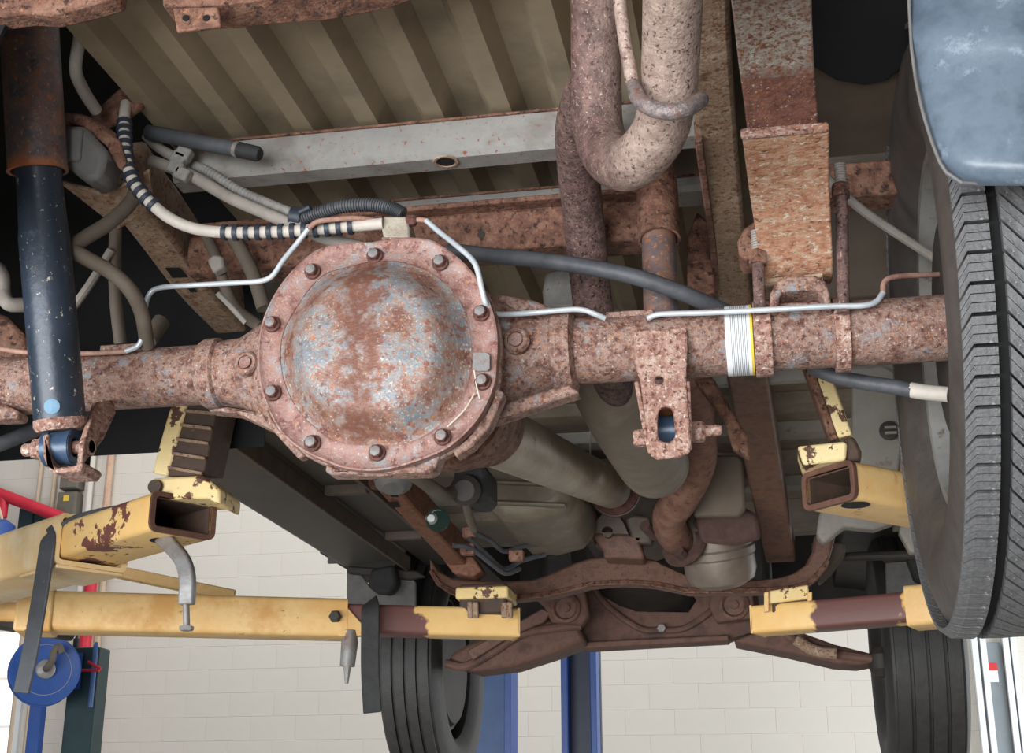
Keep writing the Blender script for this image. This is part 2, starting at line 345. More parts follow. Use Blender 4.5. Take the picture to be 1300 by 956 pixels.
# ================================================================== SETTING
fl = MB().box((0, 2, -.05), (9, 10, .05)); o = obj('floor', fl, 'floor_concrete', smooth=0); o['kind'] = 'structure'; o['label'] = 'grey concrete workshop floor far below the raised truck'
WY = 10.0
wb = MB().box((-1.5, WY+.104, 3.3), (8, .1, 3.3)); wall = obj('wall_front', wb, 'mortar', smooth=0)
wall['kind'] = 'structure'; wall['label'] = 'cream painted concrete block wall behind the truck'
blk = None; BW, BH = .406, .203
def block_at(i, j):
    global blk
    x = -7.1+i*BW+(BW/2 if j % 2 else 0); z = 2.02+j*BH
    if blk is None:
        b = MB().box((x, WY+.0095, z), (BW/2-.0016, .008, BH/2-.0016)); blk = obj('block', b, 'wall_paint', wall, smooth=0, bevel=.002, bseg=1)
        block_at.x0 = (x, z)
        return
    dup(blk, 'block', (x-block_at.x0[0], 0, z-block_at.x0[1]), wall)
for j in range(17):
    for i in range(25):
        x = -7.1+i*BW
        if (x < -3.2 and j < 17) or (x >= -3.2 and j < 6): block_at(i, j)

# bright window at the foot of the wall, far left, and the glazed door far right
wr = MB(); x0, x1 = -6.95, -6.25; z0, z1 = 2.05, 3.32
for (a, b_, c, d) in ((x0, x1, z0-.05, z0), (x0, x1, z1, z1+.05), (x0-.05, x0, z0-.05, z1+.05), (x1, x1+.05, z0-.05, z1+.05)):
    wr.box(((a+b_)/2, WY-.03, (c+d)/2), ((b_-a)/2, .03, (d-c)/2))
win = obj('window_1', wr, 'white_trim', smooth=0); win['kind'] = 'structure'; win['label'] = 'bright window with white frame low on the block wall'
for k in range(3):
    zc = z0+(k+.5)*(z1-z0)/3
    obj('pane', MB().box(((x0+x1)/2, WY-.02, zc), ((x1-x0)/2, .006, (z1-z0)/6-.012)), 'daylight_pane', win, smooth=0)
P = at(1240, 860, Y=WY-.1); q = at(1300, 860, Y=WY-.1)
dr = MB()
for k, u in enumerate((1241, 1252, 1281, 1291)):
    c = at(u, 860, Y=WY-.05); dr.box((c[0], WY-.05, 2.2), (.022, .04, .95))
door = obj('door_1', dr, 'white_trim', smooth=0); door['kind'] = 'structure'; door['label'] = 'white door frame uprights against the pale block wall'
a = at(1246, 830, Y=WY-.03); b = at(1282, 930, Y=WY-.03)
obj('door_panel', MB().box(((a[0]+b[0])/2, WY-.03, 2.0), (abs(b[0]-a[0])/2, .02, 1.0)), 'grey_door', door, smooth=0)
sg = thing('notice_sign', 'small red and white notice on the grey door', 'sign', at(1257, 860, Y=WY-.06))
a = at(1248, 842, Y=WY-.06); b = at(1268, 866, Y=WY-.06)
obj('sign_board', MB().prism([(a[0], WY-.07, a[2]), (b[0], WY-.07, a[2]), (b[0], WY-.07, b[2]), (a[0], WY-.07, b[2])], (0, .015, 0)), 'white_trim', sg, smooth=0)
m_ = a[2]*.6+b[2]*.4
obj('red_band', MB().prism([(a[0], WY-.072, a[2]), (b[0], WY-.072, a[2]), (b[0], WY-.072, m_), (a[0], WY-.072, m_)], (0, .004, 0)), 'sign_red', sg, smooth=0)

# pipes and boxes on the wall at the left
def vpipe(name, u, v, r, z0, z1, mat, label, cat, tilt=0):
    p = at(u, v, Y=WY-.06)
    mb = MB().tube([(p[0], WY-.06, z0), (p[0]+tilt, WY-.06, z1)], r, 10)
    t = thing(name, label, cat, (p[0], WY-.06, z0)); obj('pipe', mb, mat, t)
    for z in np.arange(z0+.5, z1, 1.1): obj('pipe_clip', MB().box((p[0]+tilt*(z-z0)/(z1-z0), WY-.04, z), (r*1.7, .04, .02)), mat, t, smooth=0)
    return t
vpipe('wall_conduit', 48, 630, .02, .1, 5.9, 'conduit_cream', 'thin cream conduit on block wall nearest the photo edge', 'conduit')
vpipe('wall_conduit', 67, 630, .022, .1, 5.9, 'conduit_cream', 'thin cream conduit just beside the grey electrical boxes', 'conduit')
vpipe('wall_conduit', 113, 630, .03, .1, 5.9, 'wall_paint', 'wide painted pipe between electrical boxes and pinkish pipe', 'conduit')
vpipe('wall_conduit', 137, 620, .034, .1, 5.9, 'conduit_pink', 'pinkish rust-streaked vertical pipe on block wall', 'pipe')
vpipe('wall_conduit', 126, 780, .035, .1, 3.8, 'conduit_cream', 'cream pipe running beside the red drop pipe', 'pipe')
def ebox(uv, label, decal):
    a = at(uv[0], uv[1], Y=WY-.1); b = at(uv[2], uv[3], Y=WY-.1)
    t = thing('electrical_box', label, 'electrical box', ((a[0]+b[0])/2, WY-.08, b[2]), 'electrical boxes on the block wall')
    obj('body', MB().box(((a[0]+b[0])/2, WY-.07, (a[2]+b[2])/2), ((b[0]-a[0])/2, .07, (a[2]-b[2])/2)), 'box_grey', t, bevel=.01)
    obj('cover', MB().box(((a[0]+b[0])/2, WY-.145, (a[2]+b[2])/2), ((b[0]-a[0])/2*.9, .008, (a[2]-b[2])/2*.92)), 'box_grey', t, bevel=.005)
    a = at(decal[0], decal[1], Y=WY-.155); b = at(decal[2], decal[3], Y=WY-.155)
    obj('decal', MB().box(((a[0]+b[0])/2, WY-.155, (a[2]+b[2])/2), ((b[0]-a[0])/2, .003, (a[2]-b[2])/2)), decal[4], t, smooth=0)
ebox((80, 597, 101, 621), 'small grey switch box above the larger electrical box', (84, 601, 91, 608, 'conduit_cream'))
ebox((76, 626, 97, 658), 'larger grey electrical box with yellow decal, below another', (81, 629, 87, 636, 'decal_yellow'))

# red pipe with a short drop, green wall cabinet and blue tank at the left
rk = thing('red_pipe', 'sloping red pipe with short drop beside green wall cabinet', 'pipe', at(50, 645, Y=9.6))
p0 = at(-60, 604, Y=9.6); p1 = at(122, 674, Y=9.6); p2 = at(119, 820, Y=9.6)
obj('sloping_run', MB().tube([p0, p1], .055, 14), 'red_paint', rk)
obj('long_drop', MB().tube([p1, (p1[0], 9.6, 1.0)], .055, 14), 'red_paint', rk)
p = at(5, 630, Y=9.6); obj('short_drop', MB().tube([p, p-V(0, 0, .2)], .05, 14), 'red_paint', rk)
obj('elbow', MB().lathe(p1-V(0, 0, .07), (0, 0, 1), [(0, .065), (.13, .065)], 14), 'red_paint', rk)
gc = thing('tool_cabinet', 'dark green wall cabinet behind the sloping red pipe', 'cabinet', at(28, 735, Y=9.85))
a = at(26, 643, Y=9.7); b = at(48, 735, Y=9.7)
obj('body', MB().box(((a[0]+b[0])/2, 9.85, (a[2]+b[2])/2), ((b[0]-a[0])/2, .15, (a[2]-b[2])/2)), 'teal_dark', gc, bevel=.02)
for k in (.3, .86): obj('cabinet_door', MB().box((a[0]+(b[0]-a[0])*k, 9.69, (a[2]+b[2])/2), ((b[0]-a[0])*(.28 if k < .5 else .11), .012, (a[2]-b[2])/2*.93)), 'teal_dark', gc, bevel=.006)
bt = thing('blue_tank', 'blue steel tank with wire handle under the red pipe', 'tank', at(6, 745, Y=9.3))
p = at(-8, 660, Y=9.3); q = at(-8, 745, Y=9.3)
obj('tank_body', MB().lathe((p[0], 9.3, q[2]), (0, 0, 1), [(0, .17), (.02, .19), ((p[2]-q[2])*.5, .19), ((p[2]-q[2])*.52, .2), ((p[2]-q[2])*.54, .19), (p[2]-q[2]-.05, .19), (p[2]-q[2], .12)], 32), 'blue_paint', bt)
obj('wire_handle', MB().tube([(p[0]-.13+.26*k/12, 9.22, p[2]-.02+.2*math.sin(math.pi*k/12)) for k in range(13)], .014, 8), 'conduit_cream', bt)
obj('wall_bracket', MB().box((p[0], 9.74, q[2]+.1), (.06, .26, .03)), 'blue_paint', bt, smooth=0)

# hose reel on its stand
HY = 4.6; c = at(56, 852, Y=HY); R_ = .155
hr = thing('hose_reel', 'blue round hose reel hanging below the yellow arms', 'hose reel', (c[0], HY, 0))
axd = nrm((.55, -.83, 0))
for s_ in (-1, 1):
    obj('flange', MB().lathe(c+axd*(.06*s_-.004), axd, [(0, R_), (.0, R_*1.06), (.012, R_*1.06), (.012, R_), (.008, R_*.9), (.008, .04), (0, .04)], 40, caps='loop'), 'blue_paint', hr)
obj('drum', MB().lathe(c-axd*.06, axd, [(0, .1), (.12, .1)], 32), 'hose_black', hr)
for k in range(6): obj('hose_coil', MB().lathe(c+axd*(-.055+k*.02), axd, [(0.0, .118), (.004, .128), (.010, .132), (.016, .128), (.02, .118)], 40, caps='loop'), 'hose_grey', hr)
obj('hub', MB().lathe(c-axd*.1, axd, [(0, .03), (.02, .045), (.19, .045), (.2, .03)], 20), 'hook_steel', hr)
obj('stand', MB().box((c[0]-axd[0]*.12, HY-axd[1]*.12, c[2]/2), (.03, .03, c[2]/2)), 'blue_paint', hr, bevel=.004)
obj('foot', MB().box((c[0]-axd[0]*.12, HY-axd[1]*.12, .01), (.08, .08, .01)), 'blue_paint', hr, bevel=.004)
obj('swivel_elbow', MB().tube(smoothpath([c+axd*.1, c+axd*.14, c+axd*.15+V(.02, 0, .03), c+axd*.15+V(.03, 0, .08), c+axd*.14+V(.05, 0, .10), c+axd*.13+V(.07, 0, .07)], 5), .016, 12), 'hose_brown', hr)
HY += .28
pm = thing('air_pump', 'teal and blue pump unit with red fittings beside hose reel', 'pump', at(108, 956, Y=HY)*V(1, 1, 0)); ORGpm = ORG[pm]
a = at(90, 822, Y=HY); b = at(127, 822, Y=HY)
obj('housing', MB().box(((a[0]+b[0])/2, HY+.06, a[2]/2), ((b[0]-a[0])/2, .06, a[2]/2)), 'teal_dark', pm, bevel=.008)
obj('front_plate', MB().box((a[0]*.75+b[0]*.25, HY-.004, a[2]-.12), ((b[0]-a[0])*.22, .006, .09)), 'blue_paint', pm, bevel=.002)
obj('top_cap', MB().lathe((a[0]+.0, HY+.05, a[2]), (0, 0, 1), [(0, .016), (.05, .016), (.055, .008), (.07, .008)], 16), 'engine_dark', pm)
obj('cylinder', MB().lathe((b[0]-.012, HY-.02, a[2]-.3), (0, 0, 1), [(0, .013), (.3, .013), (.32, .008)], 16), 'blue_post', pm)
for (u0, v0, u1, v1) in ((112, 840, 128, 849), (98, 851, 126, 851)):
    obj('fitting', MB().tube([at(u0, v0, Y=HY-.03), at(u1, v1, Y=HY-.03)], .008, 10), 'red_paint', pm)
obj('filter', MB().lathe(at(84, 868, Y=HY-.03), (0, 0, 1), [(0, .022), (.05, .022), (.055, .012)], 16), 'engine_dark', pm)

# blue lift posts of the next bay
def post(u0, u1, Y, label, top):
    a = at(u0, 860, Y=Y); b = at(u1, 860, Y=Y); t = thing('lift_post', label, 'lift post', ((a[0]+b[0])/2, Y, 0), 'blue lift posts beyond the truck')
    wd = b[0]-a[0]
    obj('base_plate', MB().box(((a[0]+b[0])/2, Y+.1, .01), (wd*.8, .22, .01)), 'blue_post', t, bevel=.003)
    return t, a[0], b[0], wd, top
t, xa, xb, wd, tp = post(598, 651, 6.0, 'wide blue lift post nearer the front tyre', 2.55)
obj('column', MB().box(((xa+xb)/2-.02, 6.1, tp/2), (wd/2-.02, .1, tp/2)), 'blue_post', t, bevel=.008)
obj('edge_strip', MB().box((xb-.02, 6.05, tp/2), (.02, .1, tp/2)), 'blue_paint', t, bevel=.004)
t, xa, xb, wd, tp = post(714, 758, 6.4, 'blue lift post with dark channel and small bolt', 2.66)
obj('column', MB().box(((xa+xb)/2, 6.55, tp/2), (wd/2, .05, tp/2)), 'navy_post', t, bevel=.004)
for x in (xa+.014, xb-.02): obj('side_flange', MB().box((x, 6.45, tp/2), (.02, .08, tp/2)), 'blue_paint', t, bevel=.006)
obj('bolt', MB().hexbolt(at(750, 826, Y=6.36), (0, -1, 0), .012, .01), 'chrome', t)

# ================================================================== TRUCK BODY
ON_TRUCK[0] = True
# corrugated bed floor (underside), its ribs run fore and aft
BZ = 2.432
prof = []; x = -.345; pitch = .0925
while x < .40:
    for dx, dz in ((0, 0), (.026, 0), (.041, .024), (.077, .024)): prof.append((x+dx, BZ+dz))
    x += pitch
prof.append((x, BZ))
mb = MB(); n = len(prof); ys = np.linspace(-.95, .80, 12)
vs_ = [(px_, y, pz_) for y in ys for px_, pz_ in prof]+[(px_, y, pz_+.004) for y in ys for px_, pz_ in prof]; fs = []
K = len(ys)*n
for i in range(len(ys)-1):
    for j in range(n-1):
        a0 = i*n+j; fs.append((a0, a0+n, a0+n+1, a0+1)); fs.append((K+a0, K+a0+1, K+a0+n+1, K+a0+n))
mb.add(vs_, fs)
bed = thing('truck_bed', 'tan corrugated sheet underside of the truck bed', 'truck bed', (0.1, -.9, BZ))
obj('bed_floor', mb, 'bed_paint', bed, smooth=15)
# body-side panels that close the bed in on both sides
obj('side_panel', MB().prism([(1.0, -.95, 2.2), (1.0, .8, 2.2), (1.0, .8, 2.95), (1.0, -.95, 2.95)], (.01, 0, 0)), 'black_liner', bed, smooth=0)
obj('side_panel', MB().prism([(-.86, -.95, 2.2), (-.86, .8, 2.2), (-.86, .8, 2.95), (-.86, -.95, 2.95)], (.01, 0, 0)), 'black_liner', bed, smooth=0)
obj('front_panel', MB().box((.08, .81, 2.7), (.94, .006, .27)), 'cab_paint', bed, smooth=0)
# wheelhouse at the left, arched over the axle end
mb = MB(); sec = [(.46*math.cos(math.radians(a)), 2.12+.5*math.sin(math.radians(a))) for a in range(0, 181, 15)]
vs_ = []; fs = []
for k, (yy, zz) in enumerate(sec): vs_ += [(-.86, yy, zz), (-.36, yy, zz), (-.36, yy*1.01, zz+.005), (-.86, yy*1.01, zz+.005)]
for k in range(len(sec)-1):
    for j in range(4): fs.append((4*k+j, 4*k+(j+1) % 4, 4*k+4+(j+1) % 4, 4*k+4+j))
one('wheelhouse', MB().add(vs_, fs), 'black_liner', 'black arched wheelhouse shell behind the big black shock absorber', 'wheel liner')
mb = MB(); vs_ = []; fs = []
sec = [(.42*math.cos(math.radians(a)), 2.12+.5*math.sin(math.radians(a))) for a in range(48, 96, 6)]
for k, (yy, zz) in enumerate(sec): vs_ += [(.60, yy, zz-.02), (1.0, yy, zz-.02), (1.0, yy*1.01, zz-.015), (.60, yy*1.01, zz-.015)]
for k in range(len(sec)-1):
    for j in range(4): fs.append((4*k+j, 4*k+(j+1) % 4, 4*k+4+(j+1) % 4, 4*k+4+j))
one('wheelhouse', MB().add(vs_, fs), 'brown_liner', 'mud-brown arched wheelhouse shell over the big rear tyre', 'wheel liner')
# flat inner fender right of the leaf spring, black undercoat pad on it, rusty brace below
one('inner_fender', MB().box((.74, -.40, 2.417), (.285, .57, .006)), 'brown_liner', 'mud-coated brown inner fender panel between leaf spring and mud flap', 'fender', bevel=.003)
one('splash_panel', MB().prism([at(u, v, Z=2.409) for u, v in ((1010, -60), (1200, -60), (1170, 40), (1150, 78), (1125, 98), (1098, 104), (1062, 98), (1034, 82), (1020, 60))], (0, 0, -.006)), 'black_liner', 'black rounded splash pad between leaf spring and mud flap', 'splash panel', bevel=.004)
mb = MB().prism([at(u, v, Y=.10) for u, v in ((1010, 210), (1165, 200), (1165, 244), (1010, 254))], (0, .05, 0))
one('fender_brace', mb, 'frame_rust', 'rusty brace strip under the brown inner fender', 'brace', bevel=.003)
mb = MB().prism([at(u, v, Y=.5) for u, v in ((1040, 250), (1155, 250), (1160, 372), (1040, 380))], (0, .03, 0))
one('fender_panel', mb, 'brown_liner', 'grey body panel behind the axle end, beside rear tyre', 'body panel', bevel=.003)

# bed cross beams
def hat_beam(name, label, uvs, Y, h, depth, mat, lip=.004, x0=-.33, x1=.95, holes=()):
    a = at(*uvs, Y=Y); z1 = a[2]; t = thing(name, label, 'beam', ((x0+x1)/2, Y, z1-h))
    pr = [(Y, z1), (Y+.002, z1), (Y+.002, z1-h+.006), (Y+.008, z1-h), (Y+depth-.008, z1-h), (Y+depth, z1-h+.006), (Y+depth, z1), (Y+depth+.002, z1), (Y+depth+.002, z1-h+.004), (Y+depth-.006, z1-h-.003), (Y+.006, z1-h-.003), (Y-.001, z1-h+.004)]
    obj('web', MB().prism([(x0, y, z) for y, z in pr], (x1-x0, 0, 0)), mat, t, smooth=30)
    obj('top_lip', MB().box(((x0+x1)/2, Y-lip/2, z1-.0015), ((x1-x0)/2, lip/2, .0015)), 'frame_rust', t, smooth=0)
    for u, v in holes:
        c = at(u, v, Z=z1-h-.0035); obj('drain_hole', MB().lathe(c, (0, 0, -1), [(0, .012), (.0006, .012)], 20), 'recess_shade', t)
        obj('hole_rim', MB().lathe(c, (0, 0, -1), [(0, .013), (.0016, .0135), (.0016, .017), (0, .018)], 20, caps='loop'), 'frame_tan', t)
    return t
hat_beam('bed_crossbeam', 'light grey bed cross beam with rust specks under the corrugated floor', (470, 161), -.0095, .052, .045, 'beam_grey', x0=-.335, x1=.43, holes=((566, 205),))
hat_beam('bed_crossbeam', 'thin grey cross beam above the rusty frame crossmember', (600, 246), .19, .02, .06, 'beam_grey', x0=-.2, x1=.43)
xm = thing('frame_crossmember', 'rust-brown frame crossmember with round hole above the differential', 'crossmember', at(560, 318, Y=.13))
a = at(560, 272, Y=.13); b = at(560, 322, Y=.13)
obj('web', MB().box((-.01, .16, (a[2]+b[2])/2), (.36, .03, (a[2]-b[2])/2)), 'frame_rust', xm, bevel=.006)
obj('top_flange', MB().box((-.01, .15, a[2]+.003), (.36, .042, .004)), 'frame_rust', xm, bevel=.002)
obj('hole', MB().lathe(at(611, 298, Y=.1295), (0, -1, 0), [(0, .0055), (.001, .0055)], 20), 'engine_dark', xm)

# cab floor with pressed ribs
CZ = 2.36
cab = thing('cab_floor', 'mud-tan pressed cab floor pan above the driveshaft', 'cab floor', (.1, 1.6, CZ))
obj('floor_pan', MB().box((.13, 1.65, CZ+.01), (.88, .83, .01)), 'cab_paint', cab, smooth=0)
for k, y in enumerate((.93, 1.12, 1.33, 1.56, 1.8, 2.05)):
    obj('floor_rib', MB().prism([(-.74, y-.05, CZ), (-.74, y-.03, CZ-.022), (-.74, y+.03, CZ-.022), (-.74, y+.05, CZ)], (1.74, 0, 0)), 'cab_paint' if k % 2 else 'cab_grey', cab, smooth=0, bevel=.006)
obj('rear_wall', MB().box((.13, .83, CZ+.1), (.88, .01, .16)), 'cab_grey', cab, smooth=0)
obj('floor_tunnel', MB().sweep([(.1, .85, CZ-.015), (.1, 2.4, CZ-.015)], [(-.14, 0), (-.1, .1), (.1, .1), (.14, 0), (.15, 0), (.11, .11), (-.11, .11), (-.15, 0)]), 'cab_paint', cab, smooth=30)
mb = MB().pp([(884, 582), (890, 577), (936, 577), (944, 584), (946, 645), (938, 655), (880, 655)], 1.35, .03)
obj('access_panel', mb, 'brown_liner', cab, bevel=.012)
# rocker panel
rp = thing('rocker_panel', 'long dark rocker panel running to the front wheel opening', 'rocker panel', (-.65, 1.4, 2.255))
obj('outer_sill', MB().prism([(-.76, .62, 2.255), (-.74, .62, 2.248), (-.585, .62, 2.262), (-.56, .62, 2.30), (-.56, .62, 2.55), (-.80, .62, 2.6), (-.80, .62, 2.3)], (0, 1.52, 0)), 'rocker_dark', rp, smooth=40, bevel=.006)
obj('pinch_weld', MB().box((-.57, 1.42, 2.255), (.004, .76, .022)), 'rocker_trim', rp, bevel=.002)
obj('inner_flange', MB().box((-.50, 1.5, 2.286), (.055, .82, .006)), 'rocker_dark', rp, bevel=.002)
obj('edge_trim', MB().box((-.447, 1.5, 2.28), (.006, .82, .014)), 'rocker_trim', rp, bevel=.002)
for y in (1.35, 1.86): obj('clip', MB().box((-.50, y, 2.272), (.05, .012, .012)), 'rocker_trim', rp, bevel=.002)
obj('front_closing', MB().box((-.69, 2.14, 2.42), (.11, .006, .16)), 'rocker_dark', rp, smooth=0)
rr = thing('rocker_panel', 'dark rocker panel between the axle end and far tyre', 'rocker panel', (.95, 1.4, 2.255))
obj('outer_sill', MB().prism([(.86, .75, 2.30), (.88, .75, 2.262), (1.02, .75, 2.25), (1.05, .75, 2.3), (1.05, .75, 2.6), (.86, .75, 2.55)], (0, 1.35, 0)), 'rocker_dark', rr, smooth=40, bevel=.006)
obj('inner_flange', MB().box((.82, 1.42, 2.286), (.05, .68, .006)), 'cab_grey', rr, bevel=.002)
# grey brace panels seen right of the frame rail
bp = thing('floor_brace', 'pale grey floor brace panel with round slotted plug', 'brace', at(1110, 590, Y=.8))
obj('brace_panel', MB().pp([(1058, 470), (1082, 486), (1082, 552), (1072, 566), (1068, 600), (1140, 612), (1152, 520), (1152, 480), (1120, 462)], .80, .03), 'cab_grey', bp, bevel=.006)
obj('rust_edge', MB().pp([(1150, 506), (1157, 506), (1148, 616), (1141, 614)], .79, .02), 'frame_tan', bp, bevel=.003)
c = at(1129, 547, Y=.796)
obj('plug', MB().lathe(c, (0, -1, 0), [(0, .0175), (.002, .0175), (.003, .0155), (.003, .0)], 24, caps=False), 'engine_dark', bp)
for dz in (.005, -.005): obj('plug_slot', MB().box(c+V(.002, -.0045, dz), (.01, .0015, .0022)), 'cab_grey', bp, smooth=0)
sv = thing('side_bracket', 'narrow grey bracket strip beside the white wheel rim', 'bracket', at(1160, 562, Y=.8))
obj('strip', MB().pp([(1156, 480), (1164, 480), (1168, 556), (1176, 560), (1158, 566), (1156, 556), (1160, 552)], .7, .02), 'cab_grey', sv, bevel=.002)

# ================================================================== FRAME
def rail_path(pts): return pathuv(pts, 6)
RP = [(-.0275, 0), (.0275, 0), (.0275, .085), (-.0275, .085)]
lr = thing('frame_rail', 'rusty frame rail running from behind the shock to the transmission crossmember', 'frame rail', at(525, 690, Y=1.4))
obj('rear_section', MB().sweep(rail_path([(152, 246, -.03), (178, 283, .05), (205, 318, .12), (257, 385, .30), (342, 470, .6)]), RP), 'frame_tan', lr, bevel=.006)
obj('front_section', MB().sweep(rail_path([(342, 470, .6), (416, 550, .88), (482, 612, 1.15), (528, 662, 1.4), (585, 722, 1.75)]), [(a*.85, b*.8) for a, b in RP]), 'frame_red', lr, bevel=.006)
ZR = lambda v: float(np.interp(v, [246, 283, 318, 385, 470, 550, 612, 662, 722], [at(u_, v_, Y=y_)[2] for u_, v_, y_ in ((168, 246, -.03), (195, 283, .05), (222, 318, .12), (275, 385, .30), (350, 470, .6), (420, 550, .88), (482, 612, 1.15), (528, 662, 1.4), (585, 722, 1.75))]))
for q_ in ([(210, 341), (228, 341), (238, 352), (219, 353)], [(238, 366), (246, 366), (250, 371), (242, 371)], [(494, 627), (503, 627), (506, 631), (497, 631)], [(491, 639), (504, 638), (508, 644), (496, 645)]):
    zz = ZR(sum(p_[1] for p_ in q_)/4)-.0012
    obj('slot', MB().prism([at(u_, v_, Z=zz) for u_, v_ in q_], (0, 0, .0012)), 'recess_shade', lr, smooth=0)  # flat dark plate painted as the shaded inside of a slot
obj('bolt', MB().hexbolt(at(477, 614, Y=1.12), (0, -.3, -1), .012, .008, .016), 'rust_nut', lr)
# boxed kick-up side plate and bump stop
obj('kick_up_plate', MB().plate([at(72, 228, Y=-.12), at(135, 245, Y=-.10), at(190, 215, Y=-.1), at(196, 262, Y=-.03), at(150, 290, Y=-.02), at(120, 262, Y=-.05)], .006), 'frame_tan', lr, bevel=.002)
bs = thing('bump_stop', 'grey rubber bump stop block beside the shock absorber', 'bump stop', at(105, 232, Y=-.16))
mb = MB(); f0 = [at(u, v, Y=-.15) for u, v in ((74, 158), (108, 160), (134, 190), (133, 205), (98, 205), (76, 204))]; f1 = [at(u, v, Y=-.2) for u, v in ((78, 204), (99, 206), (110, 208), (128, 206), (124, 228), (104, 230))]
mb.prism([at(u, v, Y=-.17) for u, v in ((72, 158), (106, 158), (136, 192), (127, 226), (106, 230), (76, 205))], (-.005, .06, .01))
obj('rubber_block', mb, 'bump_rubber', bs, bevel=.008)
obj('face_pad', MB().pp([(74, 162), (104, 162), (100, 203), (78, 203)], -.176, .01), 'bump_rubber', bs, bevel=.004)
obj('cup', MB().prism([at(u, v, Y=-.16) for u, v in ((68, 140), (110, 146), (150, 176), (160, 205), (150, 214), (134, 184), (104, 158), (68, 154))], (0, .06, 0)), 'frame_rust', bs, bevel=.004)
rr_ = thing('frame_rail', 'tan and rust frame rail descending behind the leaf spring', 'frame rail', at(985, 720, Y=1.7))
RW = [(-.025, 0), (.025, 0), (.025, .08), (-.025, .08)]
obj('rear_section', MB().sweep([V(.345, -.95, 2.335), V(.35, -.7, 2.335)]+rail_path([(893, -60, -.45), (900, 60, -.26), (910, 170, -.06), (922, 280, .18), (931, 370, .42), (940, 430, .6)]), RW), 'frame_tan', rr_, bevel=.006)
obj('front_section', MB().sweep(rail_path([(940, 430, .6), (952, 500, .84), (968, 590, 1.2), (982, 665, 1.55), (992, 715, 1.8)]), [(a*1.45, b) for a, b in RW]), 'member_brown', rr_, bevel=.006)
obj('edge_flange', MB().sweep(rail_path([(886, 180, -.06), (896, 250, .1), (905, 320, .28), (907, 370, .4)]), [(-.004, -.004), (.006, -.004), (.006, .03), (-.004, .03)]), 'frame_rust', rr_, bevel=.002)
obj('gusset', MB().pp([(872, 300), (885, 268), (903, 285), (908, 372), (872, 372)], .32, .02), 'frame_rust', rr_, bevel=.004)
obj('hanger', MB().pp([(880, 480), (905, 478), (950, 555), (952, 582), (930, 568), (918, 530)], .75, .03), 'frame_rust', rr_, bevel=.006)

# rear body beam at the very top with its hanging tab
tb = thing('rear_beam', 'rust-flaked rear beam along the top with a hanging tab', 'beam', at(300, 8, Y=-.42))
obj('beam', MB().pp([(196, -110), (700, -110), (480, -22), (398, -6), (330, -1), (285, 5), (206, 8)], -.40, .05), 'frame_rust', tb, bevel=.003)
obj('cross_tube', MB().box((.05, -.415, 2.419), (.9, .03, .0125)), 'frame_rust', tb, bevel=.004)
obj('tab', MB().pp([(219, 10), (277, 8), (280, 33), (224, 40)], -.405, .006), 'frame_rust', tb, bevel=.002)
for u, v in ((236, 23), (262, 23)): obj('hole', MB().lathe(at(u, v, Y=-.4055), (0, -1, 0), [(0, .004), (.0008, .004)], 12), 'recess_shade', tb)
one('bumper_bracket', MB().pp([(-40, -120), (160, -120), (146, -4), (100, 9), (62, 18), (30, 16), (0, 20), (-40, 22)], -.42, .03), 'frame_rust', 'rust-brown bumper bracket at the top above the shock', 'bracket', bevel=.004)
one('bent_pipe', MB().tube(pathuv([(155, -12, -.3), (128, 6, -.29), (106, 22, -.28), (101, 50, -.26), (96, 88, -.24), (106, 115, -.2), (122, 140, -.16)], 6), .008, 12), 'hose_grey', 'bent grey pipe hanging in the dark beside the shock', 'pipe')
hb = thing('hose_bracket', 'red-rusted hose bracket where the banded hose starts', 'bracket', at(150, 160, Y=-.12))
obj('plate', MB().pp([(112, 146), (150, 112), (164, 104), (178, 118), (180, 134), (168, 142), (158, 150), (132, 160)], -.12, .012), 'frame_rust', hb, bevel=.004)
obj('bolt', MB().hexbolt(at(166, 120, Y=-.12), (0, -1, 0), .009, .008, .012), 'rust_nut', hb)
obj('strap', MB().tube(pathuv([(66, 150, -.13), (110, 155, -.13), (150, 185, -.11), (172, 245, -.06)], 6), .008, 10), 'frame_rust', hb)

# ================================================================== REAR AXLE
AZ = 2.087
ax = thing('rear_axle', 'rust-covered rear axle with bolted differential cover', 'axle', (0, 0, AZ))
obj('axle_tube', MB().lathe((-.82, 0, AZ), (1, 0, 0), [(0, .039), (.30, .039), (.575, .040)], 40), 'rust_axle', ax)
obj('axle_tube', MB().lathe((.20, 0, AZ), (1, 0, 0), [(0, .042), (.24, .042), (.245, .040), (.545, .040)], 40), 'rust_axle', ax)
mb = MB(); sec = [(-.268, .044, .044, 0), (-.262, .047, .047, 0), (-.246, .047, .047, 0), (-.242, .043, .043, 0), (-.215, .047, .046, -.002), (-.18, .07, .06, -.004), (-.14, .098, .08, -.006), (-.08, .116, .085, -.006), (0, .12, .085, -.006), (.08, .11, .085, -.005), (.125, .082, .07, -.004), (.155, .062, .056, -.004), (.185, .052, .05, 0), (.196, .05, .05, 0), (.2, .055, .055, 0), (.222, .055, .055, 0), (.227, .043, .043, 0)]
vs_ = []; fs = []; sg_ = 40
for (x, rz, ry, dz) in sec:
    for k in range(sg_):
        th = 2*math.pi*k/sg_; vs_.append((x, ry*math.cos(th), AZ+dz+rz*math.sin(th)))
for i in range(len(sec)-1):
    for k in range(sg_): k2 = (k+1) % sg_; fs.append((i*sg_+k, (i+1)*sg_+k, (i+1)*sg_+k2, i*sg_+k2))
obj('differential_housing', MB().add(vs_, fs), 'rust_axle', ax)
obj('housing_web', MB().pp([(614, 520), (660, 505), (722, 486), (736, 498), (690, 512), (622, 536)], -.045, .03), 'rust_axle', ax, bevel=.004)
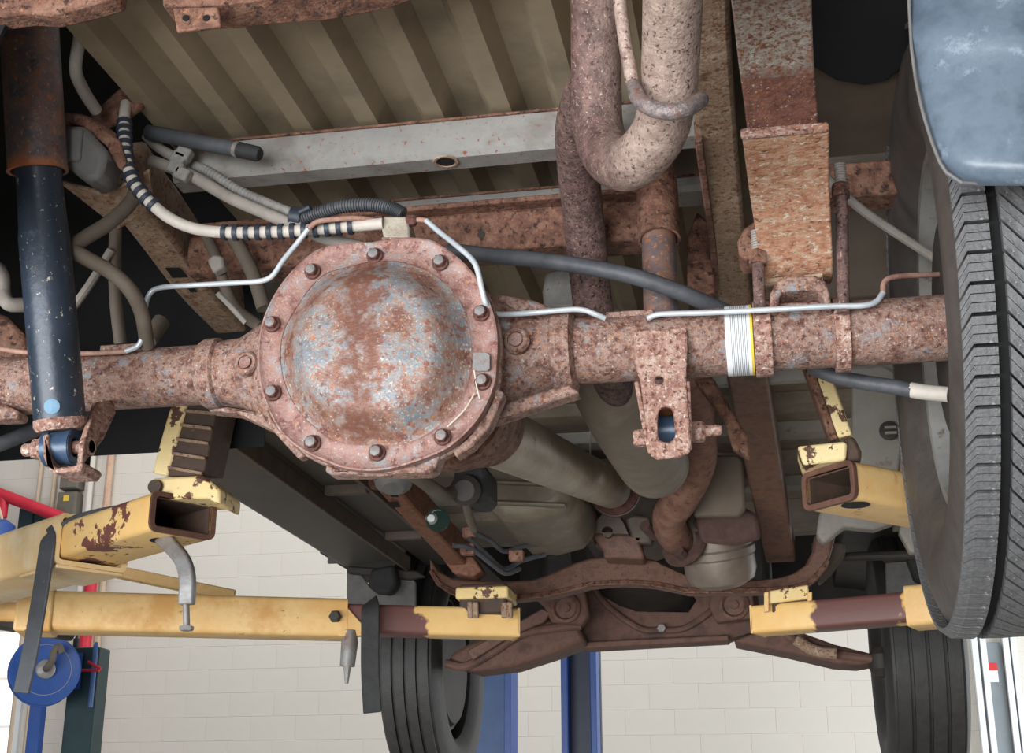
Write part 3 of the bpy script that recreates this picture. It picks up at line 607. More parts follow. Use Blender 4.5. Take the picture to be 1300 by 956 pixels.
obj('housing_web', MB().pp([(628, 372), (676, 380), (706, 392), (700, 402), (640, 396)], -.03, .03), 'rust_axle', ax, bevel=.004)
obj('housing_web', MB().pp([(262, 520), (288, 516), (336, 524), (346, 546), (300, 524)], -.03, .03), 'rust_axle', ax, bevel=.004)
obj('pinion_nose', MB().lathe((.045, .04, 2.045), at(625, 548, Y=.2)-V(.045, .04, 2.045), [(0, .09), (.05, .084), (.075, .076), (.078, .066), (.13, .06), (.15, .054)], 36), 'frame_rust', ax)
# cover outlines in the plane of the flange
FY = -.112
OUT = [(329, 460), (335, 408), (366, 352), (404, 318), (472, 310), (548, 306), (574, 322), (602, 349), (625, 393), (631, 460), (630, 483), (607, 534), (574, 567), (528, 587), (432, 594), (416, 587), (361, 554), (340, 516)]
INN = [(358, 460), (361, 423), (378, 393), (414, 349), (442, 342), (523, 338), (564, 360), (589, 393), (597, 423), (599, 455), (594, 491), (574, 526), (536, 557), (472, 566), (422, 559), (396, 539), (366, 496)]
C0 = at(480, 452, Y=FY)
def polar(uvs, soft=0.0):
    p = [at(u, v, Y=FY)-C0 for u, v in uvs]; th = np.array([math.atan2(q[2], q[0]) for q in p]); r = np.array([math.hypot(q[0], q[2]) for q in p])
    o_ = np.argsort(th); th = th[o_]; r = r[o_]; T = np.concatenate([th-2*math.pi, th, th+2*math.pi]); Rr = np.concatenate([r]*3)
    def f(a):
        if not soft: return float(np.interp(a, T, Rr))
        return float(np.mean([np.interp(a+d, T, Rr) for d in np.linspace(-soft, soft, 7)]))
    return f
ro = polar(OUT, .035); ri = polar(INN, .08)
NS = 96
def ring(rf, y, k=1.0): return [(C0[0]+rf(2*math.pi*i/NS)*k*math.cos(2*math.pi*i/NS), y, C0[2]+rf(2*math.pi*i/NS)*k*math.sin(2*math.pi*i/NS)) for i in range(NS)]
def rings(rs, close=True):
    vs_ = [p for r in rs for p in r]; fs = []
    for i in range(len(rs)-1):
        for k in range(NS): k2 = (k+1) % NS; fs.append((i*NS+k, i*NS+k2, (i+1)*NS+k2, (i+1)*NS+k))
    return vs_, fs
mid = lambda t: (lambda a: ro(a)*(1-t)+ri(a)*t)
vs_, fs = rings([ring(ro, -.086, .9), ring(ro, -.086, 1.012), ring(ro, -.098, 1.015), ring(ro, -.1, 1.005), ring(ro, -.1, .9)]); hf = obj('housing_flange', MB().add(vs_, fs), 'rust_axle', ax)
obj('flange_lip', MB().pp([(414, 588), (430, 596), (530, 590), (560, 574), (552, 594), (545, 600), (420, 602), (412, 598)], -.104, .03), 'rust_axle', ax, bevel=.003)
obj('flange_lip', MB().pp([(574, 570), (608, 537), (630, 492), (640, 498), (622, 540), (600, 566), (578, 580)], -.100, .025), 'rust_axle', ax, bevel=.003)
obj('flange_lip', MB().pp([(338, 518), (346, 534), (388, 578), (378, 582), (340, 540)], -.102, .02), 'rust_axle', ax, bevel=.003)
# cover plate (a rolled rim, a flat flange) and the dome
cov = obj('differential_cover', MB().add(*rings([ring(ro, FY+.010, .999), ring(ro, FY-.004, 1.0), ring(ro, FY-.005, .985), ring(ro, FY-.002, .965), ring(mid(.5), FY-.0015), ring(mid(.9), FY-.002), ring(ri, FY-.005)])), 'rust_flange', ax, smooth=50)
cov['label'] = 'grey-and-rust bolted cover plate of the differential'
rs = []
def dome_h(t, x):
    q_ = min(1, (1-t)/.36); h = .031*(.5-.5*math.cos(math.pi*q_))**.85+.012*(1-t*t)-.0022*math.exp(-((x+.006)/.014)**2)*(1-t)
    return h
for t in (1.0, .98, .955, .93, .9, .87, .84, .81, .78, .74, .7, .65, .6, .5, .4, .3, .2, .1):
    rs.append([(C0[0]+ri(a)*t*math.cos(a), FY-.004-dome_h(t, ri(a)*t*math.cos(a))-.004*(1-t)*math.cos(2*a+.3)*t, C0[2]+ri(a)*t*math.sin(a)) for a in (2*math.pi*i/NS for i in range(NS))])
vs_, fs = rings(rs); vs_.append((C0[0], FY-.004-dome_h(0, 0), C0[2])); n = len(vs_)-1; b0 = (len(rs)-1)*NS
fs += [(b0+k, b0+(k+1) % NS, n) for k in range(NS)]
dome = obj('cover_dome', MB().add(vs_, fs), 'rust_cover', cov, smooth=60)
for (u, v) in ((476, 325), (559, 334), (611, 398), (613, 485), (562, 555), (479, 575), (397, 563), (347, 499), (346, 412), (397, 345)):
    c = at(u, v, Y=FY-.003)
    bo = obj('bolt', MB().hexbolt(c, (0, -1, 0), .0078, .008, .0105), 'rust_nut', cov)
    obj('bolt_face', MB().lathe(c+V(0, -.0108, 0), (0, -1, 0), [(0, .0062), (.0006, .005)], 16), 'tag_zinc', cov)
tg = obj('id_tag', MB().pp([(600, 447), (618, 447), (622, 451), (622, 468), (618, 471), (604, 471), (600, 467)], FY-.008, .0015), 'tag_zinc', cov, bevel=.001); tg['label'] = 'small zinc tag wired under a cover bolt'
obj('tag_wire', MB().tube([at(602, 470, Y=FY-.01), at(605, 490, Y=FY-.009), at(609, 506, Y=FY-.006)], .0009, 6), 'wire_light', cov)
obj('tag_wire', MB().tube(pathuv([(602, 500, FY-.006), (590, 520, FY-.008), (568, 542, FY-.006)], 4), .0009, 6), 'wire_light', cov)
for (u, v, r, yy) in ((312, 461, .0155, -.064), (655, 432, .017, -.06)):
    c = at(u, v, Y=yy); obj('plug_boss', MB().lathe(c+V(0, .03, 0), (0, -1, 0), [(0, r*1.05), (.03, r), (.033, r*.85), (.033, r*.62), (.030, r*.6), (.030, 0)], 28, caps=False), 'rust_axle', ax)
    obj('plug', MB().lathe(c, (0, -1, 0), [(0, r*.5), (.004, r*.48), (.004, 0)], 24, caps=False), 'rust_flange', ax)
obj('top_boss', MB().pp([(487, 306), (490, 288), (516, 288), (520, 306)], -.085, .03), 'rust_axle', ax, bevel=.003)
# left shock bracket (a U of plate)
sb = obj('shock_bracket', MB().plate([at(100, 594, Y=-.145), at(104, 560, Y=-.145), at(112, 538, Y=-.125), at(119, 512, Y=-.06), at(142, 508, Y=-.02), at(144, 526, Y=-.03), at(128, 560, Y=-.09)], .008), 'rust_bracket', ax, bevel=.002)
obj('bracket_ear', MB().pp([(54, 552), (61, 550), (62, 590), (72, 596), (70, 601), (60, 595), (54, 578)], -.15, .05), 'rust_bracket', ax, bevel=.003)
obj('bracket_base', MB().pp([(60, 588), (68, 590), (70, 594), (98, 590), (102, 584), (106, 590), (100, 599), (66, 600)], -.15, .05), 'rust_bracket', ax, bevel=.004)
# right shock bracket, a channel hanging from the tube with a round hole and a long slot
def holed_plate(outer, holes, Y, d, name, mat, parent):
    import bmesh
    bm = bmesh.new(); org = ORG[parent]; es = []
    for poly in [outer]+holes:
        vv = [bm.verts.new((at(u, v, Y=Y)-org).tolist()) for u, v in poly]
        for i in range(len(vv)): es.append(bm.edges.new((vv[i], vv[(i+1) % len(vv)])))
    bmesh.ops.triangle_fill(bm, use_beauty=True, use_dissolve=False, edges=es)
    bm.normal_update()
    r = bmesh.ops.extrude_face_region(bm, geom=bm.faces[:])
    for v_ in r['geom']:
        if isinstance(v_, bmesh.types.BMVert): v_.co.y += d
    bmesh.ops.recalc_face_normals(bm, faces=bm.faces[:])
    me = bpy.data.meshes.new(name); bm.to_mesh(me); bm.free(); me.materials.append(MATS[mat])
    o = bpy.data.objects.new(name, me); COL.objects.link(o); o.parent = parent; ORG[o] = org
    md = o.modifiers.new('edges', 'BEVEL'); md.width = .003; md.segments = 2; md.limit_method = 'ANGLE'; md.angle_limit = math.radians(50)
    return o
circ = lambda u, v, r, n=14: [(u+r*math.cos(2*math.pi*k/n), v+r*math.sin(2*math.pi*k/n)) for k in range(n)]
slot = [(834+11+10*math.cos(math.pi+math.pi*k/8), 527+10*math.sin(math.pi+math.pi*k/8)*1.1) for k in range(9)]+[(846+11*math.cos(math.pi*k/8), 550+11*math.sin(math.pi*k/8)) for k in range(9)]
shp = [(804, 420), (872, 416), (873, 440), (871, 480), (874, 520), (878, 560), (876, 574), (862, 580), (834, 583), (826, 578), (820, 540), (813, 488), (806, 462)]
holed_plate(shp, [circ(837, 482, 5.5), slot], -.05, .006, 'shock_bracket', 'rust_bracket', ax)
obj('bracket_cheek', MB().plate([at(808, 484, Y=-.046), at(815, 490, Y=.04), at(824, 560, Y=.05), at(826, 576, Y=-.046), at(818, 540, Y=-.046)], .006), 'rust_bracket', ax, bevel=.002)
obj('bracket_cheek', MB().plate([at(873, 484, Y=-.046), at(872, 484, Y=.04), at(874, 555, Y=.05), at(876, 572, Y=-.046)], .006), 'rust_bracket', ax, bevel=.002)
for (u, v, d, r) in ((815, 556, -1, .011), (884, 549, 1, .013)):
    obj('bracket_bolt', MB().hexbolt(at(u+6*(-d), v, Y=-.01), (d, 0, 0), r, .016), 'rust_bracket', ax)
obj('bolt_end', MB().lathe(at(880, 548, Y=-.01), (1, 0, 0), [(0, .007), (.03, .007), (.034, .005)], 14), 'rust_bracket', ax)
# spring seat, U-bolts and clamp bands on the right tube
pc = obj('spring_seat', MB(), 'rust_axle', ax) if False else None
def arch(uvs_out, uvs_in, Y, d): 
    return [*uvs_out, *uvs_in[::-1]]
so = [(976, 394), (978, 372), (986, 356), (1000, 350), (1035, 349), (1047, 356), (1054, 372), (1056, 394)]
si = [(988, 394), (989, 378), (993, 371), (1002, 369), (1034, 368), (1042, 371), (1046, 380), (1046, 394)]
obj('spring_seat', MB().pp(arch(so, si, 0, 0), -.055, .11), 'rust_axle', ax, bevel=.003)
obj('seat_floor', MB().pp([(978, 384), (1056, 382), (1056, 396), (978, 398)], -.04, .09), 'rust_axle', ax, bevel=.003)
for (u0, u1) in ((958, 981), (1062, 1082)):
    x0 = at(u0, 440, Y=-.04)[0]; x1 = at(u1, 440, Y=-.04)[0]
    obj('clamp_band', MB().lathe((x0, 0, AZ), (1, 0, 0), [(0, .040), (0, .0465), (x1-x0, .0465), (x1-x0, .040)], 36, caps='loop'), 'rust_bracket', ax, bevel=.001)
for (u, vt) in ((962, 320), (1068, 235)):
    ub = obj('u_bolt', MB().tube([at(u+3, 398, Y=-.05), at(u, vt, Y=-.05)], .0075, 14), 'pipe_dark', ax)
    obj('u_bolt_nut', MB().hexbolt(at(u+(0 if vt > 300 else 0), vt+16, Y=-.05), (0, 0, 1), .012, .018), 'frame_rust', ax)
    obj('u_bolt_thread', MB().lathe(at(u, vt, Y=-.05), (0, 0, 1), [(k*.0016, .0074 if k % 2 else .0064) for k in range(18)], 12), 'hose_grey', ax)
obj('u_bolt_plate', MB().pp([(936, 306), (944, 290), (960, 278), (972, 280), (974, 318), (966, 326), (944, 330), (938, 322)], -.045, .05), 'frame_rust', ax, bevel=.004)
x0 = at(921, 430, Y=-.04)[0]; x1 = at(956, 430, Y=-.04)[0]
lb = obj('paper_label', MB().lathe((x0, 0, AZ), (1, 0, 0), [(0, .0412), (0, .0432), (x1-x0, .0432), (x1-x0, .0412)], 40, caps='loop'), 'label_white', ax); lb['label'] = 'white printed paper label wrapped around the axle tube'
for k in range(9): obj('label_line', MB().lathe((x0+(x1-x0)*(.2+.07*k), 0, AZ), (1, 0, 0), [(0, .0428), (0, .0435), (.0008, .0435), (.0008, .0428)], 40, caps='loop'), 'label_ink', lb)
obj('yellow_edge', MB().lathe((x1-.003, 0, AZ), (1, 0, 0), [(0, .0428), (0, .0436), (.003, .0436), (.003, .0428)], 40, caps='loop'), 'decal_yellow', lb)
for u in (156, 800): obj('line_clip', MB().box(at(u, 444 if u < 200 else 402, Y=-.02)+V(0, .005, 0), (.03, .012, .006)), 'rust_axle', ax, bevel=.002)
obj('spring_pad', MB().pp([(-40, 386), (6, 400), (30, 424), (36, 452), (-40, 456)], .03, .05), 'frame_rust', ax, bevel=.006)
obj('tube_lug', MB().pp([(-40, 508), (4, 512), (24, 522), (20, 531), (-40, 533)], -.03, .03), 'rust_axle', ax, bevel=.004)
obj('hose_fitting', MB().tube([at(188, 432, Y=.03), at(205, 408, Y=.05)], .012, 14), 'hose_brown', ax)

# ================================================================== SHOCK ABSORBERS
sh = thing('shock_absorber', 'thick black shock absorber with rusty dust tube', 'shock absorber', at(78, 600, Y=-.125))
pT = at(34, -20, Y=-.26); pJ = at(48, 218, Y=-.2); pB = at(77, 545, Y=-.125); d = pB-pT
obj('dust_tube', MB().lathe(pT, pJ-pT, [(0, .036), (np.linalg.norm(pJ-pT)-.006, .0362), (np.linalg.norm(pJ-pT), .0372), (np.linalg.norm(pJ-pT), .033), (0, .033)], 40, caps='loop'), 'shock_rust', sh)
pS = at(44, 160, Y=-.216); L_ = np.linalg.norm(pB-pS)
obj('tube_body', MB().lathe(pS, pB-pS, [(0, .0285), (L_*.16, .0285), (L_*.18, .0275), (L_*.34, .0295), (L_*.37, .031), (L_-.012, .031), (L_-.004, .030), (L_, .024)], 40), 'shock_black', sh)
obj('base_weld', MB().lathe(pB-nrm(pB-pS)*.012, pB-pS, [(0, .0316), (.008, .032), (.014, .028)], 40), 'rust_bracket', sh)
c = at(78, 569, Y=-.125)
obj('eye', MB().lathe(c-V(.019, 0, 0), (1, 0, 0), [(0, .013), (0, .021), (.038, .021), (.038, .013)], 32, caps='loop'), 'shock_blue', sh)
for s_ in (-1, 1): obj('eye_collar', MB().lathe(c+V(.014*s_-.004, 0, 0), (1, 0, 0), [(0, .012), (0, .0225), (.008, .0225), (.008, .012)], 32, caps='loop'), 'shock_blue', sh)
bo = obj('mount_bolt', MB().lathe(c-V(.05, 0, 0), (1, 0, 0), [(0, .007), (.002, .008), (.09, .008)], 16), 'rust_bracket', sh)
obj('nut', MB().lathe(c-V(.036, 0, 0), (1, 0, 0), [(0, .013), (.014, .0135)], 6), 'rust_bracket', sh)
obj('washer', MB().lathe(c-V(.024, 0, 0), (1, 0, 0), [(0, .0165), (.004, .0165)], 20), 'rust_bracket', sh)
obj('bolt_head', MB().lathe(c+V(.028, 0, 0), (1, 0, 0), [(0, .0125), (.012, .012)], 6), 'rust_bracket', sh)
cp = at(88, 522, Y=-.16); dirn = nrm(cp-CAM)
q = pB-nrm(pB-pS)*.026; rad = nrm(np.cross(nrm(pB-pS), (1, 0, 0))); rad = rad if rad[1] < 0 else -rad; rad = nrm(rad+V(.25, 0, 0))
obj('paint_spot', MB().lathe(q+rad*.0285, rad, [(0, .010), (.0035, .0095), (.004, .0085)], 18), 'blue_patch', sh)
sr = thing('shock_absorber', 'slimmer shock absorber with red-rusted cup beside the tailpipe', 'shock absorber', at(846, 560, Y=.03))
qT = at(832, 200, Y=.12); qJ = at(837, 305, Y=.085); qB = at(845, 530, Y=.02); ln = np.linalg.norm
obj('dust_tube', MB().lathe(qT, qJ-qT, [(0, .024), (.04, .028), (.06, .0285), (ln(qJ-qT), .0285), (ln(qJ-qT), .025), (.0, .022)], 36, caps='loop'), 'frame_rust', sr)
obj('tube_body', MB().lathe(qT, qB-qT, [(.02, .0225), (ln(qB-qT)-.01, .0235), (ln(qB-qT), .02)], 36), 'shock_rust', sr)
obj('eye', MB().lathe(at(845, 547, Y=.015)-V(.02, 0, 0), (1, 0, 0), [(0, .008), (0, .019), (.04, .019), (.04, .008)], 28, caps='loop'), 'shock_blue', sr)
obj('top_rod', MB().tube([qT, at(828, 120, Y=.15)], .012, 14), 'frame_rust', sr)

# ================================================================== LEAF SPRING
ls = thing('leaf_spring', 'flat rusty leaf spring rising from the axle clamp', 'leaf spring', at(1005, 356, Y=-.03))
def leaf(name, pts, wd, th, mat, off, w2=None):
    pth = smoothpath([at(u, v, Y=y)+V(0, 0, off) for u, v, y in pts]+([V(.43, -.78, 2.385), V(.425, -.93, 2.40)] if name == 'main_leaf' else []), 6)
    mb = MB().sweep(pth, [(-wd/2, 0), (wd/2, 0), (wd/2, th), (-wd/2, th)], scale=list(np.linspace(1 if w2 is None else w2/wd, 1, len(pth))))
    return obj(name, mb, mat, ls, bevel=.002)
leaf('lower_leaf', [(1014, 364, .05), (1013, 353, -.02), (1008, 300, -.07), (1002, 240, -.125), (997, 168, -.205)], .096, .010, 'rust_orange', 0, .080)
leaf('main_leaf', [(1006, 362, .05), (1005, 350, -.02), (1003, 300, -.07), (998, 240, -.125), (994, 168, -.205), (986, 90, -.29), (980, 10, -.40), (974, -60, -.52)], .079, .010, 'rust_grey', .0105)
leaf('front_leaf', [(1006, 362, .05), (1004, 362, .2), (1000, 380, .4)], .08, .012, 'rust_orange', .002)
leaf('spacer', [(1006, 366, .05), (1005, 357, -.02), (1004, 350, -.035)], .075, .006, 'frame_tan', -.006)
obj('shackle', MB().box((.425, -.92, 2.415), (.045, .02, .02)), 'frame_rust', ls, bevel=.004)
obj('leaf_tip', MB().sweep([at(996, 172, Y=-.2), at(996, 167, Y=-.206)], [(-.0485, -.002), (.0485, -.002), (.0485, .0105), (-.0485, .0105)]), 'rust_bracket', ls, bevel=.002)

# ================================================================== EXHAUST
tp = thing('tailpipe', 'pitted U-bent tailpipe beside the leaf spring', 'exhaust pipe', at(790, 245, Y=-.3))
path = pathuv([(757, -60, -.36), (757, 20, -.31), (757, 100, -.275), (758, 150, -.26), (763, 178, -.262), (775, 201, -.28), (794, 209, -.31), (816, 196, -.345), (838, 165, -.38), (848, 120, -.415), (852, 60, -.455), (856, -60, -.55)], 8)
path = smoothpath([V(.20, -.95, 2.33), V(.25, -.62, 2.375), path[0]], 6)[:-1]+path+smoothpath([path[-1], path[-1]+V(.03, -.25, .02), path[-1]+V(.05, -.5, .03)], 6)[1:]
obj('pipe', MB().tube(path, .0281, 36), 'pipe_u', tp)
cl = obj('hanger_clamp', MB().tube(pathuv([(803, 105, -.44), (811, 126, -.455), (828, 138, -.465), (850, 142, -.467), (872, 138, -.46), (886, 130, -.445), (893, 124, -.43)], 6), [.0065]*3+[.0078]*31+[.0065]*2+[.005], 14), 'clamp_steel', tp)
obj('hanger_rod', MB().tube(pathuv([(783, -60, -.46), (787, 0, -.45), (794, 55, -.445), (803, 105, -.44)], 6), [.0068]*19, 12), 'pipe_tan', tp)
ov = thing('exhaust_pipe', 'dark pitted exhaust pipe arching over the axle tube', 'exhaust pipe', at(752, 400, Y=.15))
obj('pipe', MB().tube(pathuv([(745, 118, -.16), (733, 160, -.10), (734, 210, -.02), (740, 270, .06), (747, 340, .12), (755, 400, .16), (768, 460, .24), (785, 500, .34)], 6), .0275, 28), 'pipe_dark', ov)
mf = thing('muffler', 'mud-tan muffler slanting forward under the axle tube', 'muffler', at(830, 610, Y=1.0))
mp_ = pathuv([(770, 455, .30), (785, 495, .40), (800, 530, .55), (815, 560, .75), (826, 582, .95), (836, 596, 1.1)], 6)
obj('shell', MB().tube(mp_, [.03, .05, .06]+[.068]*(len(mp_)-6)+[.062, .05, .036], 28), 'cab_paint', mf)
obj('heat_spot', MB().tube(pathuv([(800, 508, .43), (803, 515, .46)], 3), [.004, .012, .016, .01], 12), 'frame_rust', mf)
fp = thing('front_exhaust', 'rust-brown S-bent exhaust pipe with bolted flange', 'exhaust pipe', at(850, 700, Y=1.5))
obj('pipe', MB().tube(pathuv([(878, 470, .8), (884, 520, .95), (888, 560, 1.1), (884, 595, 1.2), (866, 632, 1.3), (850, 655, 1.38), (856, 680, 1.48), (880, 690, 1.6)], 6), .0375, 28), 'pipe_far', fp)
c = at(866, 688, Y=1.5)
obj('flange', MB().lathe(c, (.45, .8, -.35), [(0, .036), (.0, .054), (.012, .058), (.02, .054), (.02, .036)], 28, caps='loop'), 'engine_rust', fp)
for (u, v) in ((824, 672), (892, 668), (866, 704)): obj('flange_bolt', MB().lathe(at(u, v, Y=1.48), (.4, .8, -.3), [(-.02, .014), (.03, .014)], 8), 'engine_rust', fp)
cv = thing('catalytic_converter', 'grey ribbed catalytic converter can behind the crossmember', 'converter', at(925, 735, Y=1.6))
ca = at(905, 660, Y=1.55); cb = at(945, 722, Y=1.72); dd = cb-ca
obj('can', MB().lathe(ca, V(.02, .08, -.2), [(-.03, .05), (0, .075), (.02, .083), (.06, .083), (.065, .087), (.08, .087), (.085, .083), (.12, .083), (.14, .076), (.155, .05)], 36), 'converter', cv)
obj('inlet_pipe', MB().tube(smoothpath([ca+V(0, 0, .02), ca+V(.01, -.02, .07), ca+V(.06, .05, .12)], 6), .04, 20), 'pipe_far', cv)
obj('shadow_shield', MB().pp([(880, 650), (930, 636), (962, 652), (966, 684), (930, 692), (890, 688)], 1.43, .02), 'engine_rust', cv, bevel=.01)  # dark shield widened to stand in for shadow on the can's top

# ================================================================== DRIVELINE
d0 = at(612, 545, Y=.16); d1 = at(779, 622, Y=1.55); dv = nrm(d1-d0); L_ = ln(d1-d0)
ds = thing('driveshaft', 'mud-streaked driveshaft running forward from the differential', 'driveshaft', d1)
obj('shaft_tube', MB().lathe(d0, dv, [(.03, .03), (.045, .046), (L_-.05, .046), (L_-.03, .044), (L_, .036)], 40), 'shaft', ds)
obj('rear_yoke', MB().lathe(d0, dv, [(-.02, .05), (.02, .05), (.04, .032)], 24), 'frame_rust', ds)
obj('slip_yoke', MB().lathe(d1, dv, [(-.012, .031), (.06, .029)], 28), 'chrome', ds)
obj('drip_wire', MB().tube(pathuv([(750, 520, .8), (749, 580, 1.0), (751, 612, 1.2), (757, 619, 1.3)], 4), .0016, 6), 'wire_light', ds)
tr = thing('transmission', 'brown transmission tail housing with mount on crossmember', 'transmission', at(775, 705, Y=1.72))
obj('tail_housing', MB().lathe(d1+dv*.02, dv, [(0, .05), (.0, .062), (.03, .064), (.05, .06), (.1, .075), (.18, .1), (.3, .14), (.5, .17)], 32), 'gearbox', tr)
obj('tail_seal', MB().lathe(d1+dv*.01, dv, [(0, .038), (0, .058), (.015, .06), (.015, .038)], 32, caps='loop'), 'rust_nut', tr)
holed_plate([(752, 676), (756, 662), (766, 650), (782, 650), (792, 664), (798, 678)], [circ(771, 675, 7)[:]], 1.64, .05, 'mount_casting', 'gearbox', tr)
obj('mount_wing', MB().pp([(792, 652), (825, 655), (828, 690), (806, 690), (796, 672)], 1.66, .05), 'gearbox', tr, bevel=.008)
obj('mount_pad', MB().pp([(748, 677), (818, 680), (812, 690), (818, 704), (816, 710), (766, 708), (766, 700), (758, 688)], 1.66, .08), 'member_brown', tr, bevel=.006)
obj('mount_bolt', MB().lathe(at(745, 648, Y=1.6), (0, -1, 0), [(0, .016), (.02, .016)], 8), 'rust_nut', tr)
obj('side_case', MB().pp([(738, 640), (752, 632), (760, 660), (752, 690), (742, 680)], 1.66, .06), 'gearbox', tr, bevel=.008)
# transmission crossmember: a dropped beam with a raised middle
cm = thing('transmission_crossmember', 'curved brown transmission crossmember spanning between the frame rails', 'crossmember', at(800, 760, Y=1.75))
top = [(545, 708), (552, 722), (572, 734), (620, 738), (680, 736), (735, 712), (760, 706), (825, 708), (865, 728), (930, 738), (985, 734), (1015, 726), (1030, 708), (1033, 680)]
bot = [(1062, 672), (1052, 712), (1030, 740), (1000, 748), (935, 750), (870, 750), (838, 742), (800, 738), (752, 740), (700, 754), (640, 760), (590, 757), (560, 745), (546, 725)]
def beam_strip(top, bot, Y, d, nm, mat, parent, bev=.006):
    n_ = 28
    def res(pts):
        p = np.array(pts, float); s_ = np.concatenate([[0], np.cumsum(np.hypot(*np.diff(p, axis=0).T))]); t_ = np.linspace(0, s_[-1], n_)
        return [(np.interp(k, s_, p[:, 0]), np.interp(k, s_, p[:, 1])) for k in t_]
    T_ = res(top); B_ = res(bot[::-1]); m = MB(); vs_ = []; fs = []
    for (a, b) in zip(T_, B_):
        vs_ += [at(*a, Y=Y+.01), at(*b, Y=Y), at(*b, Y=Y)+V(0, d, 0), at(*a, Y=Y+.01)+V(0, d, 0)]
    for k in range(n_-1):
        for j in range(4): j2 = (j+1) % 4; fs.append((4*k+j, 4*k+j2, 4*k+4+j2, 4*k+4+j))
    fs += [(3, 2, 1, 0), (4*n_-4, 4*n_-3, 4*n_-2, 4*n_-1)]
    return obj(nm, m.add(vs_, fs), mat, parent, bevel=bev, smooth=40)
beam_strip(top, bot, 1.75, .09, 'beam', 'member_brown', cm)
beam_strip([(548, 722), (562, 742), (590, 753), (640, 756), (700, 750), (752, 737), (800, 735), (838, 738), (870, 746), (935, 746), (1000, 744), (1030, 735), (1050, 708)], [(1054, 712), (1032, 742), (1000, 751), (935, 753), (870, 753), (838, 745), (800, 741), (752, 743), (700, 757), (640, 763), (588, 761), (557, 748), (544, 725)], 1.735, .02, 'lower_lip', 'frame_rust', cm, .003)
obj('rail_foot', MB().pp([(560, 706), (600, 706), (612, 724), (600, 732), (575, 728)], 1.72, .07), 'frame_red', cm, bevel=.006)
# fuel tank and fittings between rail and shaft
ft = thing('fuel_tank', 'dull tan plastic fuel tank left of the driveshaft', 'fuel tank', (-.02, 1.2, 2.14))
tk = MB().prism([at(u, v, Y=1.2) for u, v in ((600, 560), (640, 545), (700, 560), (726, 600), (726, 632), (708, 650), (670, 660), (636, 658), (612, 636))], (.0, .42, .0))
obj('tank_shell', tk, 'tank_plastic', ft, bevel=.03, bseg=4)
for v in (608, 634): obj('tank_ridge', MB().pp([(616, v), (718, v+4), (718, v+9), (616, v+5)], 1.185, .03), 'tank_plastic', ft, bevel=.006)
cn = thing('vapor_canister', 'black canister with fitting hanging beside the fuel tank', 'canister', at(600, 640, Y=.9))
obj('can', MB().pp([(576, 588), (616, 588), (620, 600), (620, 628), (612, 638), (586, 636), (574, 622)], .9, .1), 'rubber_dark', cn, bevel=.012)
obj('cap', MB().lathe(at(592, 622, Y=.895), (0, -1, -.3), [(0, .03), (.012, .03), (.02, .02)], 20), 'engine_dark', cn)
obj('outlet', MB().tube(pathuv([(592, 632, .92), (594, 650, .98), (602, 672, 1.05)], 5), .0085, 12), 'hose_brown', cn)
one('filler_hose', MB().tube(pathuv([(500, 590, .7), (530, 606, .76), (552, 622, .82), (566, 628, .86), (580, 622, .9)], 6), .0135, 14), 'hose_brown', 'curved brown filler hose below the differential', 'hose')
one('rail_bushing', MB().lathe(at(500, 604, Y=.8), (.1, -.4, -1), [(-.05, .04), (0, .04), (.02, .034), (.03, .02)], 24), 'bump_rubber', 'round grey rubber body mount just under the differential', 'body mount')
lp = thing('lamp_lens', 'round glass cap with bright crescent beside the red rail', 'lens', at(556, 672, Y=1.2))
c = at(556, 660, Y=1.2)
obj('lens_rim', MB().lathe(c, (.1, -1, -.1), [(-.03, .022), (0, .026), (.004, .026), (.004, .021), (0, .021)], 28), 'lens_glass', lp)
obj('lens_body', MB().lathe(c+V(-.014, -.002, .003), (.1, -1, -.1), [(-.02, .014), (0, .013), (.006, .008)], 24), 'chrome', lp)
fl_ = thing('fuel_line', 'bundle of thin dark fuel pipes bending behind the crossmember', 'pipe', at(640, 720, Y=1.5))
for k, (pts) in enumerate(([(602, 676, 1.3), (622, 686, 1.35), (640, 700, 1.42), (662, 694, 1.46), (690, 690, 1.5)], [(596, 684, 1.3), (618, 704, 1.36), (640, 722, 1.42), (662, 712, 1.46), (692, 704, 1.5)], [(575, 692, 1.28), (592, 694, 1.3), (604, 700, 1.32), (624, 716, 1.36), (642, 728, 1.4), (660, 722, 1.44)])):
    obj('pipe', MB().tube(pathuv(pts, 5), .0055, 10), 'hose_black', fl_)
for (u, v) in ((597, 676), (594, 698), (656, 706)): obj('line_clip', MB().box(at(u, v, Y=1.32), (.016, .012, .012)), 'frame_rust', fl_, bevel=.003)
obj('ring', MB().lathe(at(684, 673, Y=1.5), (0, -1, 0), [(0, .01), (0, .014), (.005, .014), (.005, .01)], 20, caps='loop'), 'hose_black', fl_)

# ================================================================== FRONT END
fc = thing('front_crossmember', 'dark rusty front suspension crossmember at the far end', 'crossmember', at(790, 815, Y=2.5))
holed_plate([(690, 736), (735, 745), (800, 752), (900, 752), (960, 742), (966, 782), (954, 803), (925, 812), (772, 816), (740, 822), (705, 800), (690, 770)], [[(798, 762), (806, 776), (874, 777), (884, 762), (880, 756), (802, 756)]], 2.48, .08, 'front_plate', 'arm_brown', fc)
obj('stiffener', MB().tube(pathuv([(752, 745, 2.47), (774, 772, 2.47), (812, 798, 2.47), (838, 800, 2.47), (868, 798, 2.47), (900, 778, 2.47), (912, 760, 2.47)], 5), .010, 10), 'arm_brown', fc)
obj('bottom_lip', MB().pp([(740, 815), (925, 806), (925, 813), (740, 823)], 2.44, .1), 'arm_brown', fc, bevel=.004)
obj('bolt', MB().hexbolt(at(840, 798, Y=2.46), (0, -1, 0), .014, .012), 'hook_steel', fc)
